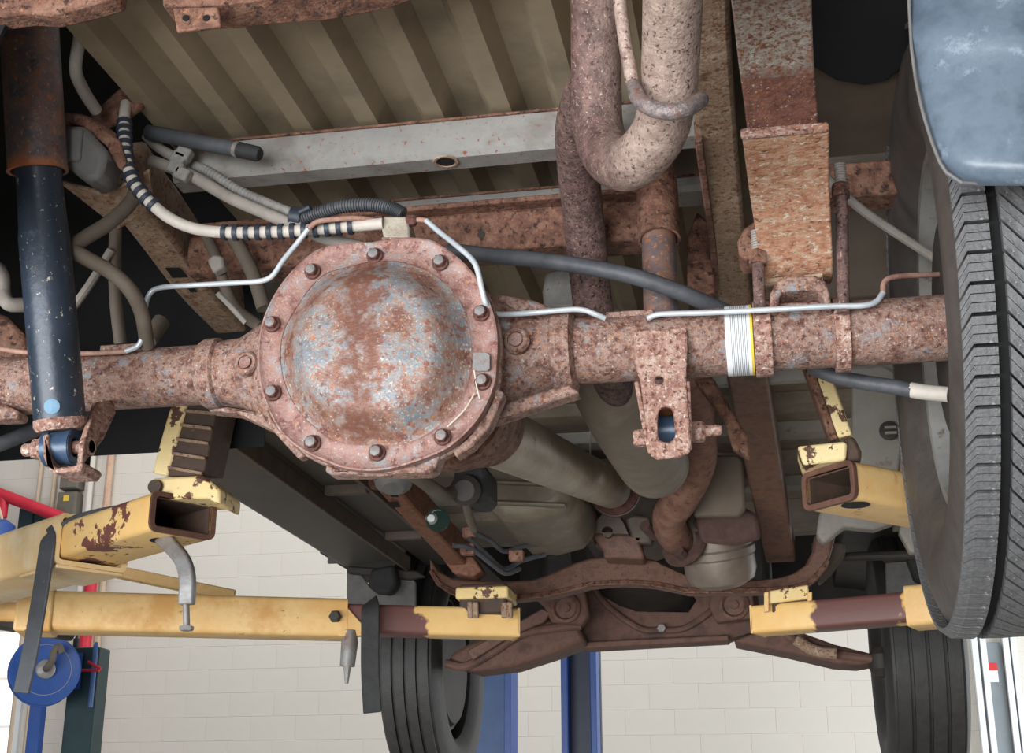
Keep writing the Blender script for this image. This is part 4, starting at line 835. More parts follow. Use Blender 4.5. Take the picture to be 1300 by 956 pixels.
def ctrl(label, arm, lip, piv, bushing, Y):
    t = thing('control_arm', label, 'control arm', at(*arm[0], Y=Y), 'front control arms')
    obj('arm', MB().pp(arm, Y, .16), 'arm_brown', t, bevel=.012)
    obj('lip', MB().tube(pathuv([(u, v, Y-.01) for u, v in lip], 5), .013, 10), 'arm_brown', t)
    obj('pivot_bracket', MB().pp(piv, Y-.04, .05), 'arm_brown', t, bevel=.006)
    c = at(*bushing, Y=Y-.05); obj('bushing', MB().lathe(c, (0, -1, 0), [(-.06, .042), (0, .042), (.004, .034), (-.003, .028), (-.003, .012), (.006, .012), (.006, 0)], 24, caps=False), 'member_brown', t)
    return t
t = ctrl('rusty front control arm above the blue posts', [(566, 842), (575, 828), (600, 814), (645, 796), (690, 784), (735, 795), (742, 814), (700, 830), (650, 846), (600, 852)], [(566, 842), (590, 846), (622, 830), (660, 806), (700, 798), (738, 794)], [(665, 748), (700, 736), (742, 745), (748, 780), (738, 794), (700, 790), (690, 770)], (718, 772), 2.34)
obj('upper_web', MB().pp([(592, 826), (640, 800), (688, 772), (700, 778), (690, 790), (648, 808), (600, 838)], 2.30, .03), 'member_brown', t, bevel=.004)
t = ctrl('rusty front control arm leading to the right far tyre', [(930, 814), (960, 802), (1010, 800), (1060, 818), (1116, 832), (1124, 838), (1090, 844), (1060, 842), (1000, 828), (950, 818)], [(998, 806), (1024, 820), (1060, 830), (1120, 838)], [(902, 752), (955, 748), (960, 784), (910, 790), (900, 770)], (932, 768), 2.4)
obj('stabilizer_link', MB().tube(pathuv([(1010, 812, 2.35), (1034, 826, 2.35), (1062, 830, 2.35)], 4), .016, 10), 'frame_tan', t)
obj('ball_joint', MB().lathe(at(1120, 850, Y=2.4), (0, 0, 1), [(-.02, .02), (0, .035), (.04, .035), (.06, .02)], 16), 'engine_dark', t)
en = thing('engine', 'dark engine and oil pan above the front crossmember', 'engine', (.09, 2.9, 2.12))
obj('block', MB().box((.09, 2.95, 2.45), (.36, .3, .22)), 'engine_dark', en, bevel=.03)
obj('oil_pan', MB().prism([(-.12, 2.62, 2.14), (.3, 2.62, 2.14), (.34, 2.62, 2.3), (-.16, 2.62, 2.3)], (0, .5, 0)), 'engine_dark', en, bevel=.02)
obj('bell_housing', MB().lathe((.09, 2.2, 2.36), (0, 1, 0), [(0, .16), (.2, .19), (.45, .26)], 28), 'engine_dark', en)
apn = thing('firewall', 'black firewall and inner fenders around the engine', 'body panel', (.09, 3.3, 2.1))
obj('panel', MB().box((.09, 3.35, 2.56), (1.0, .02, .34)), 'engine_dark', apn, smooth=0)
obj('fender_liner', MB().prism([(-.84, 2.18, 2.3), (-.84, 3.35, 2.3), (-.46, 3.35, 2.35), (-.46, 2.18, 2.35)], (0, 0, .5)), 'engine_dark', apn, smooth=0)
obj('fender_liner', MB().prism([(1.02, 2.18, 2.30), (1.02, 3.35, 2.30), (.66, 3.35, 2.35), (.66, 2.18, 2.35)], (0, 0, .5)), 'engine_dark', apn, smooth=0)
sm = thing('side_member', 'grey body bracket between rail and far mud flap', 'bracket', at(1060, 700, Y=1.9))
obj('bracket', MB().pp([(1040, 650), (1070, 632), (1140, 640), (1138, 662), (1110, 672), (1072, 668), (1046, 690), (1036, 680)], 1.6, .05), 'cab_grey', sm, bevel=.008)
obj('lower_strut', MB().pp([(1145, 640), (1170, 640), (1170, 700), (1156, 702), (1142, 676)], 1.7, .04), 'cab_grey', sm, bevel=.006)
obj('foot', MB().pp([(1030, 688), (1072, 688), (1074, 702), (1056, 726), (1040, 740), (1034, 720)], 1.9, .06), 'gearbox', sm, bevel=.006)
obj('cross_tube', MB().tube([at(1050, 708, Y=2.0), at(1165, 704, Y=2.0)], .012, 10), 'engine_dark', sm)
# mud flaps of the front wheels
def flap(label, poly, brk, pad, Y, X0):
    t = thing('mud_flap', label, 'mud flap', at(*poly[0], Y=Y), 'mud flaps behind the front wheels')
    obj('flap', MB().pp(poly, Y, .012), 'bump_rubber', t, bevel=.004)
    obj('bracket', MB().pp(brk, Y-.06, .05), 'rubber_dark', t, bevel=.01)
    obj('stay', MB().pp(pad, Y-.02, .02), 'engine_dark', t, bevel=.006)
flap('grey mud flap hanging at the end of the rocker panel', [(440, 722), (455, 724), (470, 745), (490, 752), (505, 735), (522, 732), (528, 740), (528, 800), (440, 806)], [(470, 722), (500, 716), (504, 740), (494, 754), (476, 752), (466, 744)], [(440, 718), (530, 724), (540, 732), (520, 736), (440, 728)], 2.18, 0)
flap('grey mud flap under the right far wheel opening', [(1124, 712), (1150, 710), (1160, 730), (1168, 742), (1182, 740), (1196, 720), (1196, 790), (1126, 790)], [(1150, 704), (1192, 706), (1186, 738), (1162, 738)], [(1120, 706), (1196, 700), (1196, 708), (1122, 714)], 2.15, 0)

# ================================================================== WHEELS
def tyre_profile(x0, s, ribs, R):
    """inner sidewall at x0 growing towards s; ribs = (from, to) across the tread, grooves between"""
    W_ = ribs[-1][1]+.03
    pr = [(.03, R-.150), (.008, R-.125), (0, R-.09), (.0, R-.062), (.006, R-.035), (.014, R-.018), (.022, R-.011)]
    for a, b in ribs: pr += [(a, R-.010), (a+.001, R), (b-.001, R), (b, R-.010)]
    pr += [(W_-.022, R-.011), (W_-.014, R-.018), (W_-.006, R-.035), (W_, R-.062), (W_, R-.09), (W_-.008, R-.125), (W_-.03, R-.150)]
    return pr, W_
WC = V(.0, 0, AZ); X0 = .636; RT_ = .366
wh = thing('rear_wheel', 'large worn rear tyre with grey tread at the photo edge', 'wheel', (X0, 0, AZ))
pr, W_ = tyre_profile(X0, 1, [(.135, .155), (.17, .215)], RT_)
obj('tyre', MB().lathe((X0, 0, AZ), (1, 0, 0), pr, 96, caps='loop'), 'rubber_side', wh, smooth=40)
obj('groove_shade', MB().lathe((X0, 0, AZ), (1, 0, 0), [(.016, RT_-.014), (.016, RT_-.0098), (.136, RT_-.0098), (.136, RT_-.014)], 96, caps='loop'), 'recess_shade', wh)  # black ring paints shade into the tread grooves
obj('rim', MB().lathe((X0, 0, AZ), (1, 0, 0), [(.028, .222), (.03, .208), (.06, .2), (.14, .19), (.16, .08), (.17, .08), (.15, .196), (.06, .206), (.05, .222)], 64, caps='loop'), 'rim_grey', wh)
obj('brake_drum', MB().lathe((X0, 0, AZ), (1, 0, 0), [(.036, .05), (.036, .13), (.05, .148), (.12, .148), (.14, .1)], 48), 'engine_dark', wh)
NB = 78
def tread_block(x0, x1, lean, sipes, nm):
    mb = MB(); da = 2*math.pi/NB; g = da*.13; parts_ = sipes+1; w_ = (da-g)/parts_
    for k in range(parts_):
        a0 = k*w_; a1 = (k+1)*w_-(.0009/RT_ if k < parts_-1 else 0)
        xs = [x0, x0+(x1-x0)*.30, x1]; 
        vs_ = []
        for (x, r1) in zip(xs, (RT_-(.008 if x0 < .03 else 0), RT_-(.001 if x0 < .03 else 0), RT_)):
            sh_ = lean*(x-x0) if x0 > .03 else (lean*(xs[1]-x) if x < xs[1] else 0)
            for a in (a0+sh_, a1+sh_):
                for r in (RT_-.013, r1): vs_.append((X0+x, r*math.cos(a), AZ+r*math.sin(a)))
        fs = []
        for i in range(2):
            b = i*4; fs += [(b+1, b+5, b+7, b+3), (b, b+4, b+5, b+1), (b+2, b+3, b+7, b+6), (b, b+2, b+6, b+4)]
        fs += [(0, 1, 3, 2), (8, 10, 11, 9)]
        mb.add(vs_, fs)
    return obj(nm, mb, 'rubber', wh, smooth=0)
for (x0, x1, ln_, sp, nmb) in ((.003, .034, 4.5, 2, 'tread_block'), (.045, .118, 3.2, 1, 'tread_block')):
    b0_ = tread_block(x0, x1, ln_, sp, nmb)
    for k in range(1, NB): dup(b0_, nmb, (0, 0, 0), wh, (2*math.pi*k/NB, 0, 0))
X0L = -.82-W_
lw = thing('rear_wheel', 'rear tyre on the other axle end beyond the photo edge', 'wheel', (X0L, 0, AZ))
obj('tyre', MB().lathe((X0L, 0, AZ), (1, 0, 0), pr, 72, caps='loop'), 'rubber_side', lw, smooth=40)
obj('rim', MB().lathe((X0L, 0, AZ), (1, 0, 0), [(.05, .222), (.06, .2), (.14, .19), (.16, .08), (.17, .08), (.15, .21), (.22, .222)], 48, caps='loop'), 'rim_grey', lw)
mfl = thing('mud_flap', 'large black mud flap with painted blue-grey sheen hanging behind the rear tyre', 'mud flap', at(1230, 232, Y=-.45))
out = [(1154, -70), (1154, 0), (1157, 60), (1163, 105), (1172, 145), (1183, 180), (1193, 206), (1205, 224), (1222, 232), (1260, 234), (1420, 232), (1440, -70)]
vs_ = []; n_ = 16; fs = []
lft = [(np.interp(k, [-70, 0, 60, 105, 145, 180, 206, 224, 232.5], [1154, 1154, 1157, 1163, 1172, 1183, 1193, 1205, 1222])) for k in np.linspace(-70, 232, 24)]
for i, (ul, v) in enumerate(zip(lft, np.linspace(-70, 232, 24))):
    for j in range(n_):
        s_ = j/(n_-1); u = ul+(1430-ul)*s_; yy = -.45-.012*math.exp(-((v-40)/26)**2)*.5-.02*math.sin(s_*math.pi)+(.012*math.exp(-s_*18))+.012*math.exp(-(232-v)/8)
        vs_.append(at(u, v, Y=yy))
N_ = len(vs_); vs_ = vs_+[p+V(0, .006, 0) for p in vs_]
for i in range(23):
    for j in range(n_-1):
        a = i*n_+j; fs += [(a, a+n_, a+n_+1, a+1), (N_+a, N_+a+1, N_+a+n_+1, N_+a+n_)]
for i in range(23): a = i*n_; fs.append((a, N_+a, N_+a+n_, a+n_)); a += n_-1; fs.append((a, a+n_, N_+a+n_, N_+a))
for j in range(n_-1): a = 23*n_+j; fs.append((a, N_+a, N_+a+1, a+1))
obj('flap', MB().add(vs_, fs), 'flap_sheen', mfl, smooth=60)
obj('rolled_edge', MB().tube([at(u, v, Y=-.445) for u, v in zip(lft[2:], np.linspace(-70, 232, 24)[2:])]+[at(u, 233, Y=-.438) for u in (1240, 1270, 1310, 1360, 1420)], .0016, 8), 'bump_rubber', mfl)
def far_tyre(label, uc, u0, u1, Y):
    a = at(u0, 860, Y=Y-.3)[0]; b = at(u1, 860, Y=Y-.3)[0]; Wd = b-a; Rf = .366
    t = thing('front_wheel', label, 'wheel', ((a+b)/2, Y, AZ-.05), 'front wheels'); c = V(a, Y, AZ-.06)
    nr = 4; g = .009; wr_ = (Wd-.05-(nr-1)*g)/nr; ribs = [(.025+k*(wr_+g), .025+k*(wr_+g)+wr_) for k in range(nr)]
    pr = [(.03, Rf-.14), (.006, Rf-.11), (0, Rf-.07), (.006, Rf-.035), (.018, Rf-.012), (.024, Rf-.010)]
    pr += [(Wd-.024, Rf-.010), (Wd-.018, Rf-.012), (Wd-.006, Rf-.035), (Wd, Rf-.07), (Wd-.006, Rf-.11), (Wd-.03, Rf-.14)]
    obj('tyre', MB().lathe(c, (1, 0, 0), pr, 80, caps='loop'), 'rubber_far', t)
    for (p, q) in ribs: obj('tread_rib', MB().lathe(c, (1, 0, 0), [(p, Rf-.012), (p+.001, Rf), (q-.001, Rf), (q, Rf-.012)], 80, caps='loop'), 'rubber_far', t, smooth=40)
    obj('rim', MB().lathe(c, (1, 0, 0), [(.028, .226), (.03, .21), (.12, .19), (.13, .06), (.14, .06), (.14, .2), (.05, .226)], 48, caps='loop'), 'engine_dark', t)
    obj('brake_disc', MB().lathe(c, (1, 0, 0), [(.03, .06), (.03, .18), (.06, .2), (Wd-.06, .2), (Wd-.03, .18), (Wd-.03, .06)], 40), 'engine_dark', t)
far_tyre('dark front tyre behind the far black strap', 520, 481, 560, 2.62)
far_tyre('dark front tyre below the right mud flap', 1178, 1124, 1233, 2.62)

# ================================================================== LINES AND HOSES ON THE TRUCK
def line(name, label, cat, segs, r, mat, n=8, seg=12):
    return one(name, MB().tube(pathuv(segs, n), r, seg), mat, label, cat)
jb = thing('brake_junction', 'pale brake junction block on top of the differential', 'junction', at(503, 305, Y=-.09))
obj('block', MB().pp([(486, 274), (516, 274), (520, 290), (520, 303), (487, 303), (484, 290)], -.1, .035), 'zinc_block', jb, bevel=.003)
obj('mount_tab', MB().pp([(484, 300), (522, 300), (522, 308), (484, 308)], -.1, .03), 'rust_axle', jb, bevel=.002)
for (u, d_) in ((486, -1), (517, 1)): obj('flare_nut', MB().lathe(at(u, 281, Y=-.095), (d_, 0, .0), [(0, .0075), (.009, .0075), (.012, .005)], 6), 'rust_nut', jb)
BLR = .0035
bl = thing('brake_line', 'white steel brake line rising over the left of the differential cover', 'brake line', at(183, 440, Y=-.04))
obj('line', MB().tube(pathuv([(160, 446, -.042), (176, 438, -.045), (182, 420, -.046), (184, 394, -.046), (190, 373, -.046), (206, 365, -.048), (250, 362, -.06), (300, 359, -.07), (330, 357, -.075), (346, 350, -.08), (360, 330, -.095), (378, 308, -.115), (392, 290, -.124)], 7), BLR, 12), 'brake_line', bl)
obj('rusty_end', MB().tube(pathuv([(392, 290, -.124), (402, 282, -.124), (420, 279, -.120), (450, 277, -.112), (476, 280, -.1), (482, 281, -.096)], 6), BLR*.97, 12), 'brake_line_old', bl)
bl = thing('brake_line', 'white steel brake line dropping over the right of the differential cover', 'brake line', at(625, 400, Y=-.1))
obj('rusty_end', MB().tube(pathuv([(520, 281, -.095), (532, 279, -.095), (541, 280, -.096)], 6), BLR*.97, 12), 'brake_line_old', bl)
obj('line', MB().tube(pathuv([(541, 280, -.096), (556, 293, -.10), (580, 312, -.115), (598, 328, -.122), (606, 342, -.124), (612, 368, -.122), (618, 388, -.115), (628, 398, -.09), (650, 399, -.07), (690, 396, -.06), (725, 393, -.056), (742, 394, -.054), (756, 399, -.052), (768, 404, -.046)], 7), BLR, 12), 'brake_line', bl)
bl = thing('brake_line', 'white steel brake line running along the tube to the rear tyre', 'brake line', at(1000, 400, Y=-.05))
obj('line', MB().tube(pathuv([(822, 404, -.046), (840, 399, -.05), (900, 397, -.056), (980, 393, -.062), (1050, 389, -.058), (1095, 388, -.054), (1112, 383, -.05), (1121, 372, -.045)], 7), BLR, 12), 'brake_line', bl)
obj('rusty_end', MB().tube(pathuv([(1121, 372, -.045), (1122, 360, -.04), (1130, 353, -.035), (1150, 350, -.02), (1176, 349, -.0), (1200, 348, .02)], 7), BLR*.97, 12), 'brake_line_old', bl)
bl = thing('brake_line', 'dull rusty brake line along the left axle tube', 'brake line', at(60, 450, Y=-.03))
obj('line', MB().tube(pathuv([(-40, 440, -.036), (0, 443, -.037), (30, 447, -.038), (80, 449, -.04), (130, 448, -.042), (160, 446, -.042)], 6), BLR*.97, 12), 'brake_line_old', bl)
# banded white hose from the bracket to the junction
bh = thing('banded_hose', 'white brake hose wrapped with dark rings', 'hose', at(260, 300, Y=-.1))
hp = pathuv([(160, 132, -.118), (158, 150, -.13), (158, 175, -.14), (160, 200, -.145), (168, 228, -.145), (186, 252, -.14), (214, 276, -.13), (246, 290, -.12), (285, 295, -.115), (330, 295, -.112), (380, 293, -.108), (430, 289, -.104), (486, 284, -.1)], 10)
obj('hose', MB().tube(hp, .0075, 16), 'hose_white', bh)
cum = np.concatenate([[0], np.cumsum([ln(b-a) for a, b in zip(hp[:-1], hp[1:])])])
def on_path(s_):
    p = V(*[np.interp(s_, cum, [q[k] for q in hp]) for k in range(3)]); q = V(*[np.interp(s_+.002, cum, [q[k] for q in hp]) for k in range(3)]); return p, nrm(q-p)
tot = cum[-1]
sA = [cum[np.argmin([abs(q[2]-at(158, 158, Y=-.134)[2]) for q in hp])]+k*.0127 for k in range(12)]
i0 = int(np.argmin([ln(q-at(285, 295, Y=-.115)) for q in hp])); sB = [cum[i0]+k*.0148 for k in range(12)]
for s_ in sA+sB:
    p, d_ = on_path(s_); obj('ring', MB().lathe(p-d_*.0028, d_, [(0, .0076), (0, .0104), (.0056, .0104), (.0056, .0076)], 20, caps='loop'), 'hose_band', bh)
# ribbed conduits and grey vent tubes
def ribbed(pts, r, n=10, fine=4):
    p = pathuv(pts, n); p2 = smoothpath(p, fine); return p2, [r*(1.0 if (k//2) % 2 else .84) for k in range(len(p2))]
cd_ = thing('wiring_conduit', 'ribbed grey wiring conduit curving over to the differential top', 'conduit', at(440, 275, Y=-.05))
p, r = ribbed([(232, 206, -.02), (262, 216, -.02), (300, 240, -.03), (340, 258, -.04), (375, 272, -.05)], .0068); obj('rear_run', MB().tube(p, r, 12), 'conduit', cd_)
p, r = ribbed([(370, 282, -.06), (400, 272, -.065), (430, 263, -.07), (465, 260, -.07), (495, 264, -.07), (512, 272, -.07)], .0092); obj('front_run', MB().tube(p, r, 14), 'hose_black', cd_)
obj('tie', MB().lathe(at(378, 276, Y=-.06), (1, 0, -.3), [(-.008, .008), (-.008, .014), (.008, .014), (.008, .008)], 12, caps='loop'), 'hose_band', cd_)
obj('tie_tail', MB().tube([at(380, 270, Y=-.07), at(394, 263, Y=-.075)], .004, 8), 'hose_band', cd_)
vt = thing('vent_tube', 'pair of grey vent tubes clipped together under the cross beam', 'tube', at(300, 270, Y=-.03))
obj('tube', MB().tube(pathuv([(192, 204, -.03), (215, 212, -.03), (245, 224, -.03), (290, 250, -.04), (335, 270, -.05), (375, 287, -.06), (420, 305, -.06), (460, 314, -.05)], 6), .0085, 12), 'hose_grey', vt)
obj('tube', MB().tube(pathuv([(186, 172, -.03), (200, 186, -.03), (222, 200, -.03), (240, 206, -.03)], 6), .0075, 12), 'hose_grey', vt)
for (u, v) in ((228, 202), (234, 196), (224, 214), (232, 222)): obj('clip', MB().box(at(u, v, Y=-.045), (.011, .008, .009), (nrm((1, 0, -.5)), V(0, 1, 0), nrm((.5, 0, 1)))), 'conduit', vt, bevel=.003)
bt_ = thing('capped_tube', 'dark grey tube with black cap in front of the cross beam', 'tube', at(260, 195, Y=-.06))
obj('tube', MB().tube(pathuv([(188, 168, -.05), (220, 174, -.055), (260, 182, -.06), (302, 190, -.065)], 5), .0105, 14), 'hose_black', bt_)
obj('collar', MB().lathe(at(299, 189, Y=-.065), at(310, 192, Y=-.066)-at(299, 189, Y=-.065), [(0, .0112), (.006, .0112)], 14), 'hook_steel', bt_)
obj('cap', MB().lathe(at(303, 190, Y=-.065), at(338, 198, Y=-.068)-at(303, 190, Y=-.065), [(0, .0108), (.03, .0105), (.034, .008)], 14), 'rubber_dark', bt_)
line('brown_hose', 'kinked brown rubber hose beside the black shock', 'hose', [(176, 236, -.09), (165, 258, -.1), (140, 282, -.12), (108, 302, -.14), (92, 315, -.15), (108, 327, -.145), (140, 345, -.12), (165, 368, -.1), (180, 398, -.07), (187, 440, -.03)], .0098, 'hose_brown', 7, 14)
line('brown_hose', 'upright brown hose standing behind the kinked hose', 'hose', [(148, 270, -.02), (146, 320, -.01), (147, 380, 0.0), (153, 436, .02)], .0088, 'hose_brown', 6, 14)
line('thin_rod', 'thin tan rod slanting behind the black shock', 'rod', [(84, 402, -.02), (112, 364, -.02), (141, 318, -.02)], .006, 'hose_grey', 4, 10)
line('edge_bracket', 'grey bent bracket peeking out at the far left', 'bracket', [(-120, 240, .15), (-30, 320, -.0), (0, 345, -.05), (4, 372, -.05), (12, 386, -.05), (36, 388, -.03), (56, 398, .0), (62, 440, .03)], .01, 'hose_grey', 6, 12)
line('lower_pipe', 'dark pipe passing behind the lower shock mount', 'pipe', [(-40, 575, .1), (0, 564, .12), (60, 540, .16), (110, 525, .2)], .011, 'hose_black', 4, 12)
line('brake_cable', 'grey cable curving down behind the diagonal rusty rail', 'cable', [(262, 300, .1), (276, 330, .1), (285, 362, .1), (300, 392, .1), (330, 415, .1)], .0085, 'hose_brown', 6, 12)
line('brake_cable', 'second grey cable nearest the differential, behind the rail', 'cable', [(290, 290, .08), (306, 318, .08), (322, 350, .08), (335, 392, .08)], .0105, 'hose_brown', 6, 12)
line('brake_cable', 'thin short cable beside the differential housing', 'cable', [(276, 372, .05), (292, 388, .06), (312, 410, .07)], .004, 'hose_grey', 4, 10)
cg = thing('cable_guide', 'small grey cable guide clip on the rusty rail', 'clip', at(272, 338, Y=.06))
obj('clip', MB().pp([(262, 330), (270, 322), (282, 324), (284, 338), (270, 346)], .07, .02), 'hose_grey', cg, bevel=.004)
line('vent_hose', 'thick black rubber hose sagging behind the exhaust pipes', 'hose', [(570, 318, .06), (620, 324, .05), (680, 330, .02), (740, 338, -.0), (800, 350, -.01), (850, 366, .0), (890, 382, .02), (930, 400, .05)], .0105, 'hose_black', 7, 16)
pb = thing('parking_cable', 'black parking brake cable with pale end entering the rear wheel', 'cable', at(1130, 500, Y=.05))
obj('sheath', MB().tube(pathuv([(1030, 466, .1), (1060, 478, .09), (1100, 486, .08), (1140, 492, .07), (1158, 496, .065)], 6), .0095, 14), 'hose_black', pb)
obj('end_fitting', MB().tube(pathuv([(1156, 495, .066), (1175, 498, .06), (1205, 501, .05)], 4), .0098, 14), 'hose_white', pb)
line('stay_rod', 'thin grey stay rod slanting beside the leaf spring', 'rod', [(1046, 222, .02), (1075, 250, .04), (1110, 278, .06), (1190, 330, .1)], .006, 'hose_grey', 4, 10)
ex = thing('exhaust_bracket', 'pale bracket behind the exhaust pipe over the axle', 'bracket', at(710, 390, Y=.2))
obj('plate', MB().pp([(692, 345), (722, 335), (735, 360), (732, 392), (690, 392), (688, 370)], .3, .03), 'beam_grey', ex, bevel=.006)
ON_TRUCK[0] = False

# ================================================================== VEHICLE LIFT
LIFT_PARTS = []
def arm(label, cat='lift arm'):
    def f(loc):
        t_ = thing('lift_arm', label, cat, loc); LIFT_PARTS.append(t_); return t_
    return f
def A(u, v, Z): return at(u, v, Z=Z)
# near arm on the left: inner tube slides in a bigger outer tube
e0 = A(233, 655, 1.99); e1 = A(30, 716, 1.99); dr_ = nrm((e1-e0)*V(1, 1, 0))
na = arm('pale yellow lift arm with open rusty tube end below the shock')(A(0, 760, 1.96)*V(1, 1, 0)+V(0, 0, 1.9))
obj('inner_tube', MB().rect_tube(e0, e0+dr_*.5, .115, .062, .007), 'yellow_worn', na)
obj('outer_tube', MB().rect_tube(e0+dr_*.29, e0+dr_*1.25, .135, .088, .008), 'yellow_pale', na)
obj('tube_end_rim', MB().rect_tube(e0-dr_*.002, e0+dr_*.004, .117, .064, .008), 'steel_edge', na)
obj('tube_inside', MB().rect_tube(e0+dr_*.004, e0+dr_*.45, .0995, .0465, .002), 'pad_dark', na)  # dark liner added to put shade inside the open tube
obj('lower_plate', MB().box(e0+dr_*.36+V(0, 0, -.047), (.07, .062, .003), (dr_, nrm(np.cross((0, 0, 1), dr_)), V(0, 0, 1))), 'yellow_pale', na, bevel=.002)
sd_ = nrm(np.cross((0, 0, 1), dr_))
obj('pin_hole', MB().lathe(e0+dr_*.055+V(0, 0, -.0312), (0, 0, -1), [(0, .022), (.0008, .022)], 24), 'recess_shade', na)
# hinged lift pad on its end
pb_ = MB().pp([(189, 612), (196, 606), (252, 603), (262, 606), (280, 622), (278, 640), (262, 632), (198, 634), (190, 630)], .36, .09)
pd = obj('pad_base', pb_, 'yellow_chipped', na, bevel=.005)
obj('pad_pivot', MB().lathe(at(197, 618, Y=.355), (0, -1, 0), [(0, .012), (.004, .011)], 16), 'pad_dark', na)
obj('pad_upright', MB().prism([at(u, v, Y=.37) for u, v in ((192, 600), (220, 500), (242, 500), (212, 605))], (.01, .08, .01)), 'yellow_chipped', na, bevel=.004)
fpd = [(212, 605), (242, 500), (280, 500), (276, 520), (258, 604)]
obj('pad_face', MB().prism([at(u, v, Y=.372) for u, v in fpd], (.01, .06, .01)), 'pad_dark', na, bevel=.003)
for k in range(5):
    u0 = 214+k*5.4; v0 = 592-k*18; obj('pad_rib', MB().prism([at(u0, v0, Y=.37), at(u0+44-k*1.5, v0+8-k*1, Y=.37), at(u0+44-k*1.5, v0+12-k, Y=.37), at(u0, v0+4, Y=.37)], (0, -.006, 0)), 'frame_tan', na, bevel=.001)
hk = thing('hook_arm', 'bent grey steel hook rod with bolt under the open arm', 'hook', at(236, 800, Y=.33))
obj('hook', MB().sweep(pathuv([(205, 682, .40), (218, 694, .38), (232, 712, .36), (238, 735, .35), (237, 768, .35)], 6), [(-.012, -.008), (.012, -.008), (.012, .008), (-.012, .008)], up=(0, 1, .1)), 'hook_steel', hk, bevel=.003)
obj('bolt_shank', MB().tube([at(236, 766, Y=.35), at(237, 796, Y=.35)], .0052, 12), 'hook_steel', hk)
obj('bolt_head', MB().lathe(at(237, 795, Y=.35), (0, 0, -1), [(0, .011), (.005, .011), (.007, .009)], 6), 'hook_steel', hk)
# far arm on the left
f0 = A(66, 778, 1.985); f1 = A(440, 786, 1.985); f2 = A(655, 793, 1.985); fd = nrm((f2-f0)*V(1, 1, 0))
fa = arm('far yellow lift arm with worn brown inner tube reaching under crossmember')((f0[0], f0[1], 1.93))
q1 = f0+fd*np.dot(f1-f0, fd); q2 = f0+fd*np.dot(f2-f0, fd)
obj('outer_tube', MB().rect_tube(f0, q1, .10, .086, .007), 'yellow_paint', fa)
obj('outer_lug', MB().prism([q1+V(0, -.052, .040), q1+fd*.055+V(0, -.052, -.018), q1+fd*.07+V(0, -.052, -.040), q1+V(0, -.052, -.043)], (0, .006, 0)), 'yellow_paint', fa, bevel=.002)
obj('lug_bolt', MB().hexbolt(at(428, 784, Y=q1[1]-.05)+V(.0, -.01, 0), (0, -1, 0), .014, .012), 'engine_dark', fa)
obj('inner_tube', MB().rect_tube(q1-fd*.1, q2, .08, .066, .006), 'worn_inner_left', fa)
obj('end_cap', MB().box(q2, (.003, .04, .033), (fd, nrm(np.cross((0, 0, 1), fd)), V(0, 0, 1))), 'yellow_paint', fa, bevel=.001)
pz = A(618, 776, 2.03)
obj('pad_post', MB().box(at(618, 775, Y=q2[1]-.03)+V(0, 0, .02), (.055, .05, .035)), 'pad_dark', fa, bevel=.006)
obj('pad_top', MB().box(at(618, 764, Y=q2[1]-.03)+V(0, 0, .012), (.062, .06, .014)), 'yellow_chipped', fa, bevel=.005)
for u in (597, 604, 640, 647): obj('pad_lug', MB().pp([(u-4, 764), (u+3, 764), (u+3, 784), (u-4, 784)], q2[1]-.1, .012), 'frame_tan', fa, bevel=.003)
obj('root_block', MB().box(f0-fd*.03, (.04, .055, .048), (fd, nrm(np.cross((0, 0, 1), fd)), V(0, 0, 1))), 'yellow_paint', fa, bevel=.006)
obj('root_pin', MB().tube([f0-fd*.25+V(0, 0, 0), f0-fd*.05], .022, 14), 'yellow_paint', fa)
LIFT_PARTS += [None]; LIFT_PARTS[-1] = one('diagonal_brace', MB().sweep([at(100, 716, Y=1.6), at(298, 757, Y=1.75)], [(-.02, -.014), (.02, -.014), (.02, .014), (-.02, .014)]), 'yellow_paint', 'narrow yellow brace bar slanting behind the hook', 'brace', bevel=.004)
LIFT_PARTS += [None]; LIFT_PARTS[-1] = one('arm_carriage', MB().pp([(-40, 768), (60, 776), (66, 798), (60, 806), (-40, 790)], 1.35, .12), 'engine_dark', 'dark lift carriage beam at the far left behind the strap', 'lift carriage', bevel=.006)
# rubber straps hanging from the arms
st = thing('rubber_strap', 'black rubber strap hanging from the near left arm', 'strap', at(35, 866, Y=.55), 'rubber straps on the lift arms')
obj('band', MB().sweep(pathuv([(68, 668, .54), (62, 684, .495), (55, 730, .49), (47, 780, .49), (38, 830, .49), (30, 866, .49), (27, 880, .49)], 5), [(-.0155, -.003), (.0155, -.003), (.0155, .003), (-.0155, .003)], up=(.15, 1, .0)), 'strap_rubber', st, bevel=.002)
obj('over_fold', MB().sweep(pathuv([(64, 678, .50), (74, 668, .505), (96, 658, .50), (124, 650, .46), (150, 645, .42)], 5), [(-.011, -.005), (.011, -.005), (.011, .005), (-.011, .005)], up=(.3, -.6, 1)), 'strap_rubber', st, bevel=.003)
obj('end_loop', MB().lathe(at(33, 850, Y=.545), (0, -1, 0), [(0, .009), (0, .013), (.003, .013), (.003, .009)], 20, caps='loop'), 'strap_rubber', st)
st = thing('rubber_strap', 'black rubber strap hanging over the worn far arm', 'strap', at(470, 900, Y=1.4), 'rubber straps on the lift arms')
obj('band', MB().sweep(pathuv([(469, 764, 1.40), (470, 772, 1.37), (470, 800, 1.37), (470, 850, 1.37), (473, 905, 1.37)], 5), [(-.021, -.003), (.021, -.003), (.021, .003), (-.021, .003)], up=(0, 1, 0)), 'rubber_dark', st, bevel=.002)
obj('lock_pin', MB().tube([at(446, 800, Y=1.4), at(444, 815, Y=1.4), at(441, 846, Y=1.4)], [.012, .019, .017], 14), 'hook_steel', fa)
